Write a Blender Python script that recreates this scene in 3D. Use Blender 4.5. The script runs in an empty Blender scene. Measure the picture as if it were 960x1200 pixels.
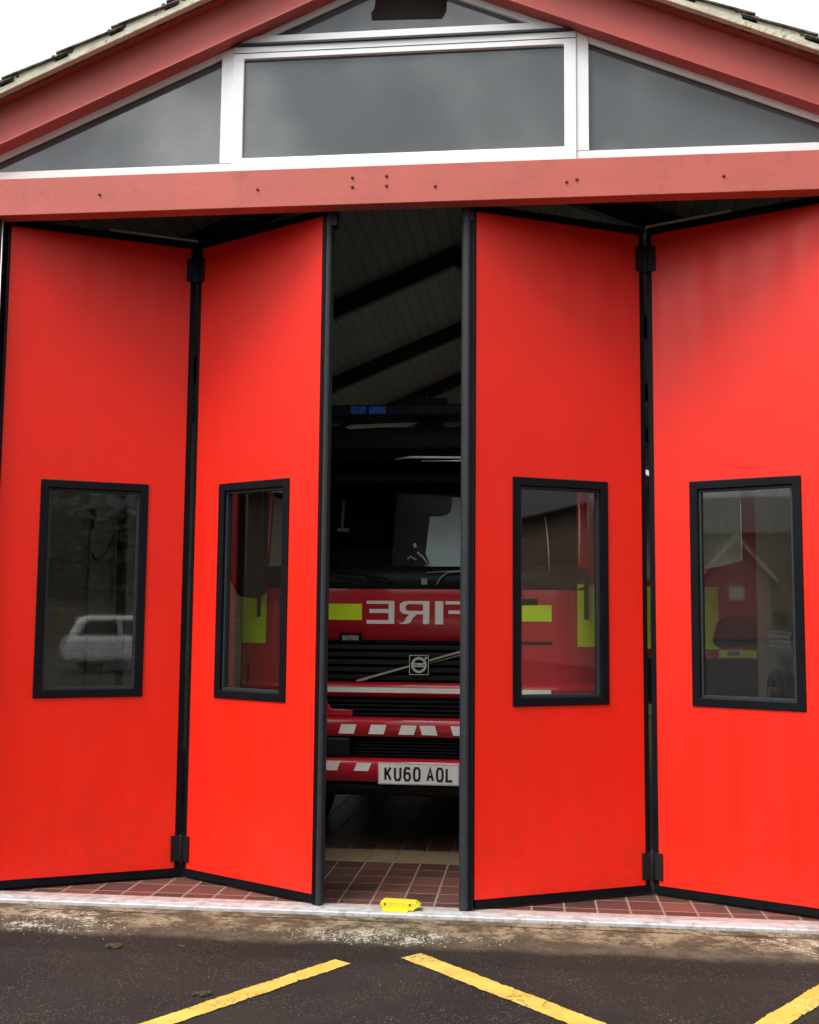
import bpy, math, random
from mathutils import Vector, Matrix
random.seed(7)
S = bpy.context.scene
C = S.collection
# ------------------------------------------------------------------ camera solve (real position in metres)
FPX, PITCH, ROLL, YAW = 1303.77, math.radians(5.461), math.radians(0.5106), math.radians(6.336)
CAM = Vector((0.0, -5.7868, 1.5))
_F = Vector((-math.sin(YAW)*math.cos(PITCH), math.cos(YAW)*math.cos(PITCH), math.sin(PITCH)))
_r = Vector((math.cos(YAW), math.sin(YAW), 0)); _u = _r.cross(_F)
RX = _r*math.cos(ROLL) + _u*math.sin(ROLL); UX = -_r*math.sin(ROLL) + _u*math.cos(ROLL)
def ray(px, py): return RX*((px-480)/FPX) - UX*((py-600)/FPX) + _F
def aty(px, py, Y):
    d = ray(px, py); return CAM + d*((Y-CAM.y)/d.y)
def atz(px, py, Z):
    d = ray(px, py); return CAM + d*((Z-CAM.z)/d.z)
def atx(px, py, X):
    d = ray(px, py); return CAM + d*((X-CAM.x)/d.x)

# ------------------------------------------------------------------ materials
def srgb(r, g, b):
    f = lambda c: (c/255/12.92) if c <= 10 else ((c/255+.055)/1.055)**2.4
    return (f(r), f(g), f(b))
def mat(name, col, rough=.5, metal=0., var=.12, scale=6., bump=0., bscale=60., spec=.5, col2=None, dirt=None, coat=0., emit=None, estr=0.):
    m = bpy.data.materials.new(name); m.use_nodes = True
    N = m.node_tree.nodes; L = m.node_tree.links; b = N['Principled BSDF']
    b.inputs['Roughness'].default_value = rough; b.inputs['Metallic'].default_value = metal
    b.inputs['Specular IOR Level'].default_value = spec; b.inputs['Coat Weight'].default_value = coat
    tc = N.new('ShaderNodeTexCoord'); n = N.new('ShaderNodeTexNoise')
    n.inputs['Scale'].default_value = scale; n.inputs['Detail'].default_value = 6
    L.new(tc.outputs['Object'], n.inputs['Vector'])
    r = N.new('ShaderNodeValToRGB'); r.color_ramp.elements[0].position = .32; r.color_ramp.elements[1].position = .68
    c2 = col2 or tuple(min(1, c*(1+var)) for c in col); c1 = tuple(c*(1-var) for c in col) if not col2 else col
    r.color_ramp.elements[0].color = (*c1, 1); r.color_ramp.elements[1].color = (*c2, 1)
    L.new(n.outputs['Fac'], r.inputs['Fac']); out = r.outputs['Color']
    if dirt:
        n2 = N.new('ShaderNodeTexNoise'); n2.inputs['Scale'].default_value = dirt[1]; n2.inputs['Detail'].default_value = 10; n2.inputs['Roughness'].default_value = .7
        L.new(tc.outputs['Object'], n2.inputs['Vector'])
        r2 = N.new('ShaderNodeValToRGB'); r2.color_ramp.elements[0].position = dirt[2]; r2.color_ramp.elements[1].position = dirt[2]+dirt[3]
        L.new(n2.outputs['Fac'], r2.inputs['Fac'])
        mx = N.new('ShaderNodeMix'); mx.data_type = 'RGBA'; L.new(r2.outputs['Color'], mx.inputs['Factor'])
        L.new(out, mx.inputs['A']); mx.inputs['B'].default_value = (*dirt[0], 1); out = mx.outputs['Result']
    L.new(out, b.inputs['Base Color'])
    if bump:
        n3 = N.new('ShaderNodeTexNoise'); n3.inputs['Scale'].default_value = bscale; n3.inputs['Detail'].default_value = 4
        L.new(tc.outputs['Object'], n3.inputs['Vector'])
        bp = N.new('ShaderNodeBump'); bp.inputs['Strength'].default_value = bump; bp.inputs['Distance'].default_value = .01
        L.new(n3.outputs['Fac'], bp.inputs['Height']); L.new(bp.outputs['Normal'], b.inputs['Normal'])
    if emit:
        b.inputs['Emission Color'].default_value = (*emit, 1); b.inputs['Emission Strength'].default_value = estr
    return m
def glass(name, tint=(.8, .85, .83), ior=1.5, refl=2.5, rough=.0, wob=0.):
    m = bpy.data.materials.new(name); m.use_nodes = True
    N = m.node_tree.nodes; L = m.node_tree.links; N.clear()
    o = N.new('ShaderNodeOutputMaterial'); mx = N.new('ShaderNodeMixShader')
    t = N.new('ShaderNodeBsdfTransparent'); t.inputs[0].default_value = (*tint, 1)
    g = N.new('ShaderNodeBsdfGlossy'); g.inputs['Roughness'].default_value = rough; g.inputs[0].default_value = (1, 1, 1, 1)
    ge = N.new('ShaderNodeNewGeometry'); dt = N.new('ShaderNodeVectorMath'); dt.operation = 'DOT_PRODUCT'
    L.new(ge.outputs['Incoming'], dt.inputs[0]); L.new(ge.outputs['Normal'], dt.inputs[1])
    def mt_(op, a, b_=None, c_=None):
        q = N.new('ShaderNodeMath'); q.operation = op
        for i_, v_ in enumerate((a, b_, c_)):
            if v_ is None: continue
            if isinstance(v_, (int, float)): q.inputs[i_].default_value = v_
            else: L.new(v_, q.inputs[i_])
        return q
    ab = mt_('ABSOLUTE', dt.outputs['Value']); om = mt_('SUBTRACT', 1.0, ab.outputs[0]); p5 = mt_('POWER', om.outputs[0], 5.0)
    f = mt_('MULTIPLY_ADD', p5.outputs[0], .96, .04)      # same reflectance from either side of the pane
    mu = N.new('ShaderNodeMath'); mu.operation = 'MULTIPLY'; mu.inputs[1].default_value = refl; mu.use_clamp = True
    L.new(f.outputs[0], mu.inputs[0]); L.new(mu.outputs[0], mx.inputs[0]); L.new(t.outputs[0], mx.inputs[1]); L.new(g.outputs[0], mx.inputs[2])
    if wob:
        tc = N.new('ShaderNodeTexCoord'); n = N.new('ShaderNodeTexNoise'); n.inputs['Scale'].default_value = 2.2; n.inputs['Detail'].default_value = 1
        bp = N.new('ShaderNodeBump'); bp.inputs['Strength'].default_value = wob; bp.inputs['Distance'].default_value = .02
        L.new(tc.outputs['Object'], n.inputs['Vector']); L.new(n.outputs['Fac'], bp.inputs['Height'])
        L.new(bp.outputs['Normal'], g.inputs['Normal'])
    L.new(mx.outputs[0], o.inputs[0]); return m
M = {}
M['red'] = mat('door_red_paint', (.87, .019, .006), .42, bump=.12, bscale=260, var=.05, scale=1.3, spec=.36)
_n = M['red'].node_tree; _tc = _n.nodes['Texture Coordinate']; _q = _n.nodes.new('ShaderNodeTexNoise'); _q.inputs['Scale'].default_value = 3; _q.inputs['Detail'].default_value = 8
_mp = _n.nodes.new('ShaderNodeMapping'); _mp.inputs['Scale'].default_value = (3, 3, .4); _n.links.new(_tc.outputs['Object'], _mp.inputs[0]); _n.links.new(_mp.outputs[0], _q.inputs['Vector'])
_r = _n.nodes.new('ShaderNodeMapRange'); _r.inputs[1].default_value = .3; _r.inputs[2].default_value = .7; _r.inputs[3].default_value = .28; _r.inputs[4].default_value = .44
_g = G(M['red']) if 'G' in globals() else None
_n.links.new(_q.outputs['Fac'], _r.inputs[0]); _n.links.new(_r.outputs[0], _n.nodes['Principled BSDF'].inputs['Roughness'])
M['frame'] = mat('black_aluminium', (.004, .005, .007), .5, bump=.05, var=.25, spec=.14)
M['rubber'] = mat('grey_rubber_edge', (.016, .020, .025), .6, var=.2, scale=14, bump=.1)
M['inner'] = mat('white_bounce_skin', (.80, .80, .78), .5, var=.03)
M['hinge'] = mat('black_hinge_metal', (.008, .008, .009), .5, var=.3, spec=.3)
M['beam'] = mat('faded_red_steel_paint', (.55, .118, .088), .55, var=.07, scale=2.5, bump=.15, bscale=35, dirt=((.43, .10, .075), 4, .55, .12))
M['beam_dark'] = mat('weathered_red_steel_paint', (.45, .080, .062), .55, var=.09, scale=2.0, bump=.15, bscale=35, dirt=((.36, .07, .055), 5, .62, .12))
M['bolt'] = mat('painted_bolt', (.22, .05, .04), .6)
M['white'] = mat('white_pvc', (.90, .91, .90), .35, var=.02, scale=9, dirt=((.66, .65, .61), 5, .70, .12))
M['line'] = mat('dark_gasket', (.03, .03, .03), .6)
M['film'] = mat('grey_window_film', (.085, .097, .100), .07, var=.15, scale=1.3, spec=.8, coat=.55, dirt=((.14, .145, .14), 2.2, .55, .3))
M['hole'] = mat('dark_room_behind_glass', (.022, .017, .014), .9, spec=.05)
M['cream'] = mat('verge_mortar', (.70, .67, .50), .9, var=.2, scale=9, bump=.7, bscale=50, dirt=((.22, .19, .12), 9, .58, .1))
M['tile'] = mat('roof_tile_concrete', (.16, .14, .115), .9, var=.4, scale=14, bump=1., bscale=60, dirt=((.045, .04, .03), 20, .5, .1))
M['alum'] = mat('bare_aluminium', (.50, .51, .52), .5, metal=.1, var=.12, scale=20, bump=.3, dirt=((.30, .26, .23), 9, .50, .14))
M['aludull'] = mat('dusty_aluminium', (.40, .33, .30), .6, metal=.05, var=.2, scale=14, bump=.2, dirt=((.28, .17, .14), 9, .55, .15))
M['yellowstop'] = mat('yellow_paint_metal', (.70, .60, .025), .5, var=.08, dirt=((.45, .36, .03), 30, .58, .06), bump=.2)
M['moss'] = mat('moss', (.05, .042, .012), .95, var=.5, scale=60, bump=1, bscale=120)
M['stone'] = mat('pale_stone', (.40, .37, .30), .9, var=.3, scale=40)
M['wallin'] = mat('interior_brick_paint', (.34, .32, .25), .85, var=.15, scale=4, bump=.2)
M['walltan'] = mat('cream_wall_paint', (.62, .55, .40), .8, var=.08, scale=3)
M['grid'] = mat('dark_steel', (.012, .013, .014), .55, var=.3)
M['fred'] = mat('engine_red', (.54, .016, .030), .22, var=.06, scale=2, coat=.5, spec=.5)
M['fblack'] = mat('black_plastic', (.007, .008, .009), .5, var=.3, scale=12, spec=.25)
M['fdark'] = mat('matt_black', (.003, .003, .0035), .8, spec=.1)
M['fwhite'] = mat('white_reflective', (.86, .83, .76), .4, var=.05)
M['hivis'] = mat('yellow_green_reflective', (.70, .90, .004), .45, var=.04, emit=None)
M['chrome'] = mat('satin_chrome', (.75, .74, .72), .35, metal=.6, var=.1)
M['goldbar'] = mat('grille_bar_metal', (.42, .39, .31), .35, metal=.6, var=.1)
M['blue'] = mat('blue_lens', (.015, .16, .80), .35, var=.35, scale=50)
M['bluedark'] = mat('dark_blue_lens', (.008, .014, .028), .5, var=.2, spec=.2)
M['plate'] = mat('number_plate_white', (.84, .82, .80), .4, var=.04)
M['ink'] = mat('black_ink', (.012, .012, .014), .5)
M['tyre'] = mat('tyre_rubber', (.015, .015, .015), .8, bump=.3)
M['rim'] = mat('wheel_rim', (.35, .35, .35), .4, metal=.6)
M['palegrey'] = mat('pale_grey_matt', (.84, .92, .92), .6, var=.05, scale=3)
M['seat'] = mat('seat_fabric', (.03, .03, .035), .9)
M['grey'] = mat('grey_conduit', (.28, .28, .26), .5)
M['radi'] = mat('radiator_cream', (.42, .40, .28), .5, var=.1)
M['redtext'] = mat('red_lettering', (.30, .02, .02), .5)
M['panel'] = mat('control_panel', (.05, .055, .06), .3, var=.3, scale=20)
M['lamp'] = mat('lamp_lens', (.32, .33, .34), .2, metal=.3, var=.2, scale=30)
M['glass'] = glass('door_glazing', (.95, .98, .96), 1.5, 1.7, .025, 0)
M['wind'] = glass('windscreen_glass', (.90, .95, .95), 1.5, .12, .0)
M['clear'] = glass('plain_glass', (.92, .95, .94), 1.5, 1.5)
M['carwhite'] = mat('white_car_paint', (.88, .89, .90), .2, var=.02, coat=.6)
M['cardark'] = mat('car_dark_glass', (.012, .014, .016), .08)
M['carred'] = mat('car_tail_lamp', (.4, .01, .01), .2)
M['pinkwall'] = mat('pink_render', (.52, .27, .27), .85, var=.08)
M['slate'] = mat('slate', (.045, .045, .05), .7, var=.2, scale=20)
M['bark'] = mat('bark', (.09, .07, .05), .9, bump=.8, bscale=20)
M['leaf'] = mat('leaf', (.035, .06, .018), .6, var=.5, scale=.6)
M['leaf2'] = mat('leaf_light', (.06, .10, .03), .6, var=.5, scale=.6)

def brick(name, c1, c2, mortar, scale=1.0):
    m = bpy.data.materials.new(name); m.use_nodes = True
    N = m.node_tree.nodes; L = m.node_tree.links; b = N['Principled BSDF']; b.inputs['Roughness'].default_value = .85
    tc = N.new('ShaderNodeTexCoord'); sp = N.new('ShaderNodeSeparateXYZ'); cb = N.new('ShaderNodeCombineXYZ'); ad = N.new('ShaderNodeMath')
    L.new(tc.outputs['Object'], sp.inputs[0]); L.new(sp.outputs[0], ad.inputs[0]); L.new(sp.outputs[1], ad.inputs[1])
    L.new(ad.outputs[0], cb.inputs[0]); L.new(sp.outputs[2], cb.inputs[1])
    br = N.new('ShaderNodeTexBrick'); br.inputs['Scale'].default_value = scale; br.inputs['Brick Width'].default_value = .225; br.inputs['Row Height'].default_value = .075
    br.inputs['Mortar Size'].default_value = .006; br.inputs['Color1'].default_value = (*c1, 1); br.inputs['Color2'].default_value = (*c2, 1); br.inputs['Mortar'].default_value = (*mortar, 1)
    L.new(cb.outputs[0], br.inputs['Vector']); n = N.new('ShaderNodeTexNoise'); n.inputs['Scale'].default_value = 5; n.inputs['Detail'].default_value = 8
    L.new(tc.outputs['Object'], n.inputs['Vector'])
    mx = N.new('ShaderNodeMix'); mx.data_type = 'RGBA'; mx.blend_type = 'MULTIPLY'; mx.inputs['Factor'].default_value = .6
    L.new(br.outputs['Color'], mx.inputs['A']); L.new(n.outputs['Color'], mx.inputs['B']); L.new(mx.outputs['Result'], b.inputs['Base Color'])
    bp = N.new('ShaderNodeBump'); bp.inputs['Strength'].default_value = .5; bp.inputs['Distance'].default_value = .01; bp.invert = True
    L.new(br.outputs['Fac'], bp.inputs['Height']); L.new(bp.outputs['Normal'], b.inputs['Normal'])
    return m
M['brick'] = brick('brown_brick', (.30, .17, .11), (.22, .12, .08), (.30, .28, .24))
M['brickin'] = brick('painted_inside_brick', (.50, .48, .37), (.44, .42, .32), (.36, .35, .27))

class G:                                    # tiny node-expression helper
    def __init__(s, m): s.N = m.node_tree.nodes; s.L = m.node_tree.links
    def m(s, op, a, b=None, c=None, clamp=False):
        n = s.N.new('ShaderNodeMath'); n.operation = op; n.use_clamp = clamp
        for i, v in enumerate((a, b, c)):
            if v is None: continue
            if isinstance(v, (int, float)): n.inputs[i].default_value = v
            else: s.L.new(v, n.inputs[i])
        return n.outputs[0]
    def noise(s, vec, scale, detail=6, rough=.55, out='Fac'):
        n = s.N.new('ShaderNodeTexNoise'); n.inputs['Scale'].default_value = scale; n.inputs['Detail'].default_value = detail; n.inputs['Roughness'].default_value = rough
        s.L.new(vec, n.inputs['Vector']); return n.outputs[out]
    def mix(s, f, a, b, blend='MIX'):
        n = s.N.new('ShaderNodeMix'); n.data_type = 'RGBA'; n.blend_type = blend
        for k, v in (('Factor', f), ('A', a), ('B', b)):
            if isinstance(v, (int, float)): n.inputs[k].default_value = v
            elif isinstance(v, tuple): n.inputs[k].default_value = (*v, 1)
            else: s.L.new(v, n.inputs[k])
        return n.outputs['Result']
    def ramp(s, f, a, b): # smooth 0..1
        n = s.N.new('ShaderNodeMapRange'); n.interpolation_type = 'SMOOTHSTEP'; n.inputs[1].default_value = a; n.inputs[2].default_value = b
        s.L.new(f, n.inputs[0]); return n.outputs[0]

def tile_mat():
    m = bpy.data.materials.new('quarry_tiles'); m.use_nodes = True; g = G(m); b = g.N['Principled BSDF']
    tc = g.N.new('ShaderNodeTexCoord'); sp = g.N.new('ShaderNodeSeparateXYZ'); g.L.new(tc.outputs['Object'], sp.inputs[0])
    u = g.m('DIVIDE', g.m('ADD', sp.outputs[0], 1.028), .170); v = g.m('DIVIDE', g.m('ADD', sp.outputs[1], -.27), .187)
    fu = g.m('FRACT', u); fv = g.m('FRACT', v); iu = g.m('FLOOR', u); iv = g.m('FLOOR', v)
    cream = g.m('MULTIPLY', g.m('GREATER_THAN', v, 5.0), g.m('LESS_THAN', v, 7.0))
    du = g.m('MINIMUM', fu, g.m('SUBTRACT', 1.0, fu)); dv0 = g.m('MINIMUM', fv, g.m('SUBTRACT', 1.0, fv))
    dvc = g.m('ABSOLUTE', g.m('SUBTRACT', g.m('ABSOLUTE', g.m('SUBTRACT', v, 6.0)), 1.0))
    dv = g.m('ADD', g.m('MULTIPLY', dv0, g.m('SUBTRACT', 1.0, cream)), g.m('MULTIPLY', dvc, cream))
    nz = g.noise(tc.outputs['Object'], 60, 3)
    w = g.m('MULTIPLY_ADD', nz, .02, .024)
    gu = g.m('LESS_THAN', du, w); gv = g.m('LESS_THAN', dv, g.m('MULTIPLY', w, .8)); gr = g.m('MAXIMUM', gu, gv)
    cb = g.N.new('ShaderNodeCombineXYZ'); g.L.new(iu, cb.inputs[0]); g.L.new(iv, cb.inputs[1])
    wn = g.N.new('ShaderNodeTexWhiteNoise'); wn.noise_dimensions = '2D'; g.L.new(cb.outputs[0], wn.inputs['Vector'])
    rp = g.N.new('ShaderNodeValToRGB'); e = rp.color_ramp.elements
    e[0].position = 0; e[0].color = (.042, .028, .027, 1); e[1].position = 1; e[1].color = (.20, .072, .045, 1)
    for p, c in ((.3, (.095, .036, .030, 1)), (.55, (.15, .052, .040, 1)), (.8, (.08, .046, .040, 1))):
        q = e.new(p); q.color = c
    g.L.new(wn.outputs['Value'], rp.inputs['Fac'])
    base = g.mix(cream, rp.outputs['Color'], (.34, .24, .13))
    n2 = g.noise(tc.outputs['Object'], 9, 8); base = g.mix(g.m('MULTIPLY', n2, .5), base, (.10, .055, .045))
    col = g.mix(gr, base, (.23, .175, .13)); g.L.new(col, b.inputs['Base Color'])
    rr = g.m('MULTIPLY_ADD', gr, .4, .38); g.L.new(g.m('ADD', rr, g.m('MULTIPLY', n2, .2)), b.inputs['Roughness'])
    bp = g.N.new('ShaderNodeBump'); bp.inputs['Strength'].default_value = .5; bp.inputs['Distance'].default_value = .004; bp.invert = True
    g.L.new(gr, bp.inputs['Height']); g.L.new(bp.outputs['Normal'], b.inputs['Normal'])
    return m
def ground_mat(name, concrete):
    m = bpy.data.materials.new(name); m.use_nodes = True; g = G(m); b = g.N['Principled BSDF']
    tc = g.N.new('ShaderNodeTexCoord'); P = tc.outputs['Object']; sp = g.N.new('ShaderNodeSeparateXYZ'); g.L.new(P, sp.inputs[0])
    n1 = g.noise(P, 1.1, 8, .6); n2 = g.noise(P, 90, 4, .7); n3 = g.noise(P, 260, 2, .7)
    asp = g.mix(g.ramp(n1, .3, .7), (.015, .0120, .0100), (.029, .0235, .0195))
    asp = g.mix(g.m('MULTIPLY', g.ramp(n2, .58, .72), .5), asp, (.075, .058, .048))
    vo = g.N.new('ShaderNodeTexVoronoi'); vo.inputs['Scale'].default_value = 95; g.L.new(P, vo.inputs['Vector'])
    sc = g.N.new('ShaderNodeSeparateColor'); g.L.new(vo.outputs['Color'], sc.inputs[0])
    speck = g.m('MULTIPLY', g.m('LESS_THAN', vo.outputs['Distance'], .30), g.m('GREATER_THAN', sc.outputs[0], .62))
    speck = g.m('MULTIPLY', speck, g.ramp(g.noise(P, 5, 4), .35, .6))
    asp = g.mix(g.m('MULTIPLY', speck, .75), asp, (.19, .16, .125))
    col = asp
    if concrete:
        c = g.mix(g.ramp(g.noise(P, 4.5, 12, .72), .42, .58), (.14, .10, .055), (.43, .34, .215))
        c = g.mix(g.ramp(g.noise(P, 26, 8, .7), .50, .62), c, (.105, .08, .05))
        c = g.mix(g.m('MULTIPLY', g.ramp(g.noise(P, 55, 5, .7), .6, .7), .8), c, (.46, .40, .29))
        # darker, wetter band towards the asphalt
        yy = g.m('ADD', sp.outputs[1], g.m('MULTIPLY', g.m('SUBTRACT', g.noise(P, 2.3, 6, .6), .5), .30))
        c = g.mix(g.m('MULTIPLY', g.ramp(yy, -.22, -.38), .75), c, (.09, .075, .048))
        # white lime bloom in two ragged patches
        def patch(cx, cy, rx, ry):
            dx = g.m('DIVIDE', g.m('SUBTRACT', sp.outputs[0], cx), rx); dy = g.m('DIVIDE', g.m('SUBTRACT', sp.outputs[1], cy), ry)
            return g.ramp(g.m('ADD', g.m('MULTIPLY', dx, dx), g.m('MULTIPLY', dy, dy)), 1.0, .1)
        pt = g.m('MAXIMUM', patch(-.72, -.34, .52, .16), g.m('MAXIMUM', patch(-2.35, -.32, .42, .26), g.m('MULTIPLY', patch(1.5, -.2, .7, .3), .8)))
        pt = g.m('MULTIPLY', pt, g.ramp(g.noise(P, 9, 4, .6), .38, .62))
        lime = g.m('MULTIPLY', g.m('GREATER_THAN', g.m('MULTIPLY_ADD', pt, .17, g.noise(P, 38, 5, .7)), .66), g.ramp(pt, .02, .2))
        c = g.mix(lime, c, (.66, .63, .54))
        grn = g.m('MULTIPLY', patch(-.62, -.27, .13, .07), .6); c = g.mix(grn, c, (.13, .12, .03))
        # cracks parallel to the sill
        wy = g.m('ADD', sp.outputs[1], g.m('MULTIPLY', g.m('SUBTRACT', g.noise(P, 6, 8, .7), .5), .05))
        cr = g.m('LESS_THAN', g.m('ABSOLUTE', g.m('ADD', wy, .085)), g.m('MULTIPLY', g.ramp(g.noise(P, 3, 3), .36, .5), .009))
        c = g.mix(g.m('MULTIPLY', cr, .85), c, (.03, .024, .016))
        edge = g.m('ADD', sp.outputs[1], g.m('ADD', g.m('MULTIPLY', g.m('SUBTRACT', g.noise(P, 1.6, 3, .5), .5), .26), g.m('MULTIPLY', g.m('SUBTRACT', g.noise(P, 22, 6, .7), .5), .12)))
        col = g.mix(g.ramp(edge, -.41, -.53), c, asp)
    g.L.new(col, b.inputs['Base Color']); b.inputs['Roughness'].default_value = .85
    b.inputs['Specular IOR Level'].default_value = .3
    bp = g.N.new('ShaderNodeBump'); bp.inputs['Strength'].default_value = 1.0; bp.inputs['Distance'].default_value = .016 if concrete else .010
    g.L.new(g.m('ADD', g.m('MULTIPLY', g.noise(P, 20, 8, .7), 1.5 if concrete else .2), g.m('ADD', n2, g.m('MULTIPLY', n3, .6))), bp.inputs['Height']); g.L.new(bp.outputs['Normal'], b.inputs['Normal'])
    return m
def line_mat():
    m = bpy.data.materials.new('yellow_road_paint'); m.use_nodes = True; g = G(m); b = g.N['Principled BSDF']
    tc = g.N.new('ShaderNodeTexCoord'); P = tc.outputs['Object']
    c = g.mix(g.ramp(g.noise(P, 7, 6), .35, .65), (.54, .36, .05), (.64, .45, .095))
    c = g.mix(g.m('MULTIPLY', g.ramp(g.noise(P, 22, 8, .7), .52, .66), .6), c, (.42, .24, .05))
    wear = g.m('MULTIPLY', g.ramp(g.noise(P, 70, 6, .75), .50, .60), g.ramp(g.noise(P, 5, 4, .6), .46, .66))
    c = g.mix(g.m('MAXIMUM', wear, g.ramp(g.noise(P, 45, 8, .75), .62, .67)), c, (.07, .055, .04))
    g.L.new(c, b.inputs['Base Color']); b.inputs['Roughness'].default_value = .7
    bp = g.N.new('ShaderNodeBump'); bp.inputs['Strength'].default_value = .5; bp.inputs['Distance'].default_value = .004
    g.L.new(g.noise(P, 120, 3), bp.inputs['Height']); g.L.new(bp.outputs['Normal'], b.inputs['Normal'])
    return m
def ceiling_mat():
    m = bpy.data.materials.new('ceiling_boards'); m.use_nodes = True; g = G(m); b = g.N['Principled BSDF']
    tc = g.N.new('ShaderNodeTexCoord'); P = tc.outputs['Object']; sp = g.N.new('ShaderNodeSeparateXYZ'); g.L.new(P, sp.inputs[0])
    u = g.m('DIVIDE', sp.outputs[0], .115); f = g.m('FRACT', u); gr = g.m('LESS_THAN', f, .07)
    cb = g.N.new('ShaderNodeCombineXYZ'); g.L.new(g.m('FLOOR', u), cb.inputs[0]); wn = g.N.new('ShaderNodeTexWhiteNoise'); wn.noise_dimensions = '2D'; g.L.new(cb.outputs[0], wn.inputs['Vector'])
    c = g.mix(wn.outputs['Value'], (.20, .205, .17), (.23, .23, .19)); c = g.mix(gr, c, (.07, .07, .055))
    g.L.new(c, b.inputs['Base Color']); b.inputs['Roughness'].default_value = .6
    return m
_g = G(M['red']); _b = _g.N['Principled BSDF']; _old = _b.inputs['Base Color'].links[0].from_socket; _P = _g.N['Texture Coordinate'].outputs['Object']
_s = _g.N.new('ShaderNodeSeparateXYZ'); _g.L.new(_P, _s.inputs[0])
_lo = _g.m('MULTIPLY', _g.ramp(_s.outputs[2], .75, .05), _g.ramp(_g.noise(_P, 7, 9, .7), .42, .70))       # road grime near the foot
_m2 = _g.N.new('ShaderNodeMapping'); _m2.inputs['Scale'].default_value = (22, 22, .8); _g.L.new(_P, _m2.inputs[0])
_st = _g.ramp(_g.noise(_m2.outputs[0], 1.0, 5, .6), .60, .78)                                            # faint rain streaks
_sc = _g.ramp(_g.noise(_P, 34, 8, .8), .66, .72)                                                         # small scuffs
_f = _g.m('MAXIMUM', _g.m('MULTIPLY', _lo, .22), _g.m('MAXIMUM', _g.m('MULTIPLY', _st, .10), _g.m('MULTIPLY', _sc, .16)))
_g.L.new(_g.mix(_f, _old, (.20, .045, .03)), _b.inputs['Base Color'])
M['tiles'] = tile_mat(); M['asphalt'] = ground_mat('asphalt', False); M['concrete'] = ground_mat('worn_concrete', True)
M['linep'] = line_mat(); M['ceil'] = ceiling_mat()

# ------------------------------------------------------------------ object helpers
ORG = {}
def tag(o, label=None, cat=None, group=None, kind=None):
    if label: o['label'] = label
    if cat: o['category'] = cat
    if group: o['group'] = group
    if kind: o['kind'] = kind
    return o
def thing(name, label, cat, loc=(0, 0, 0), group=None):
    o = bpy.data.objects.new(name, None); o.empty_display_size = .1; C.objects.link(o); o.location = loc
    ORG[o.name] = Vector(loc); return tag(o, label, cat, group)
class B:
    def __init__(s): s.v = []; s.f = []; s.sm = []
    def add(s, vs, fs, smooth=False):
        k = len(s.v); s.v += [Vector(p) for p in vs]; s.f += [tuple(i+k for i in f) for f in fs]; s.sm += [smooth]*len(fs); return s
    def box(s, x0, x1, y0, y1, z0, z1, mp=None):
        vs = [Vector((x, y, z)) for x in (x0, x1) for y in (y0, y1) for z in (z0, z1)]
        if mp: vs = [mp(*p) for p in vs]
        return s.add(vs, [(0, 1, 3, 2), (4, 6, 7, 5), (0, 4, 5, 1), (2, 3, 7, 6), (0, 2, 6, 4), (1, 5, 7, 3)])
    def prism(s, poly, mp, d0, d1):           # poly [(a,b)], mp(a,b,d)
        n = len(poly); vs = [mp(a, b, d0) for a, b in poly] + [mp(a, b, d1) for a, b in poly]
        return s.add(vs, [tuple(range(n))[::-1], tuple(range(n, 2*n))] + [(i, (i+1) % n, n+(i+1) % n, n+i) for i in range(n)])
    def ring(s, mp, u0, u1, z0, z1, hu0, hu1, hz0, hz1, n0, n1):
        vs = []
        for d in (n0, n1):
            for a, b in ((u0, z0), (u1, z0), (u1, z1), (u0, z1), (hu0, hz0), (hu1, hz0), (hu1, hz1), (hu0, hz1)): vs.append(mp(a, d, b))
        fs = []
        for i in range(4):
            j = (i+1) % 4
            fs += [(i, 4+i, 4+j, j), (8+i, 8+j, 12+j, 12+i), (i, j, 8+j, 8+i), (4+i, 12+i, 12+j, 4+j)]
        return s.add(vs, fs)
    def tube(s, pts, r, n=10, cap=True):
        pts = [Vector(p) for p in pts]; rs = r if isinstance(r, (list, tuple)) else [r]*len(pts); rings = []; up = Vector((0, 0, 1))
        for i, p in enumerate(pts):
            t = (pts[min(i+1, len(pts)-1)]-pts[max(i-1, 0)]).normalized()
            a = t.cross(up if abs(t.z) < .95 else Vector((1, 0, 0))).normalized(); b_ = t.cross(a)
            rings.append([p + (a*math.cos(2*math.pi*k/n)+b_*math.sin(2*math.pi*k/n))*rs[i] for k in range(n)])
        vs = [q for R_ in rings for q in R_]; fs = []
        for i in range(len(pts)-1):
            for k in range(n): fs.append((i*n+k, i*n+(k+1) % n, (i+1)*n+(k+1) % n, (i+1)*n+k))
        if cap: fs += [tuple(range(n))[::-1], tuple(range((len(pts)-1)*n, len(pts)*n))]
        return s.add(vs, fs, True)
    def build(s, name, m, parent=None, bevel=0., solid=0., label=None):
        me = bpy.data.meshes.new(name); off = Vector((0, 0, 0)); q = parent
        if parent is not None: off = ORG[parent.name]
        me.from_pydata([tuple(p-off) for p in s.v], [], s.f); me.validate()
        me.polygons.foreach_set('use_smooth', s.sm[:len(me.polygons)] + [False]*(len(me.polygons)-len(s.sm[:len(me.polygons)])))
        me.materials.append(m); me.update()
        import bmesh
        bm = bmesh.new(); bm.from_mesh(me); bmesh.ops.recalc_face_normals(bm, faces=bm.faces); bm.to_mesh(me); bm.free()
        o = bpy.data.objects.new(name, me); C.objects.link(o)
        if parent is not None: o.parent = parent
        ORG[o.name] = off
        if solid:
            md = o.modifiers.new('solid', 'SOLIDIFY'); md.thickness = solid; md.offset = -1
        if bevel:
            md = o.modifiers.new('bev', 'BEVEL'); md.width = bevel; md.segments = 2; md.limit_method = 'ANGLE'; md.angle_limit = math.radians(35); md.harden_normals = False
        if label: o['label'] = label
        return o
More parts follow.
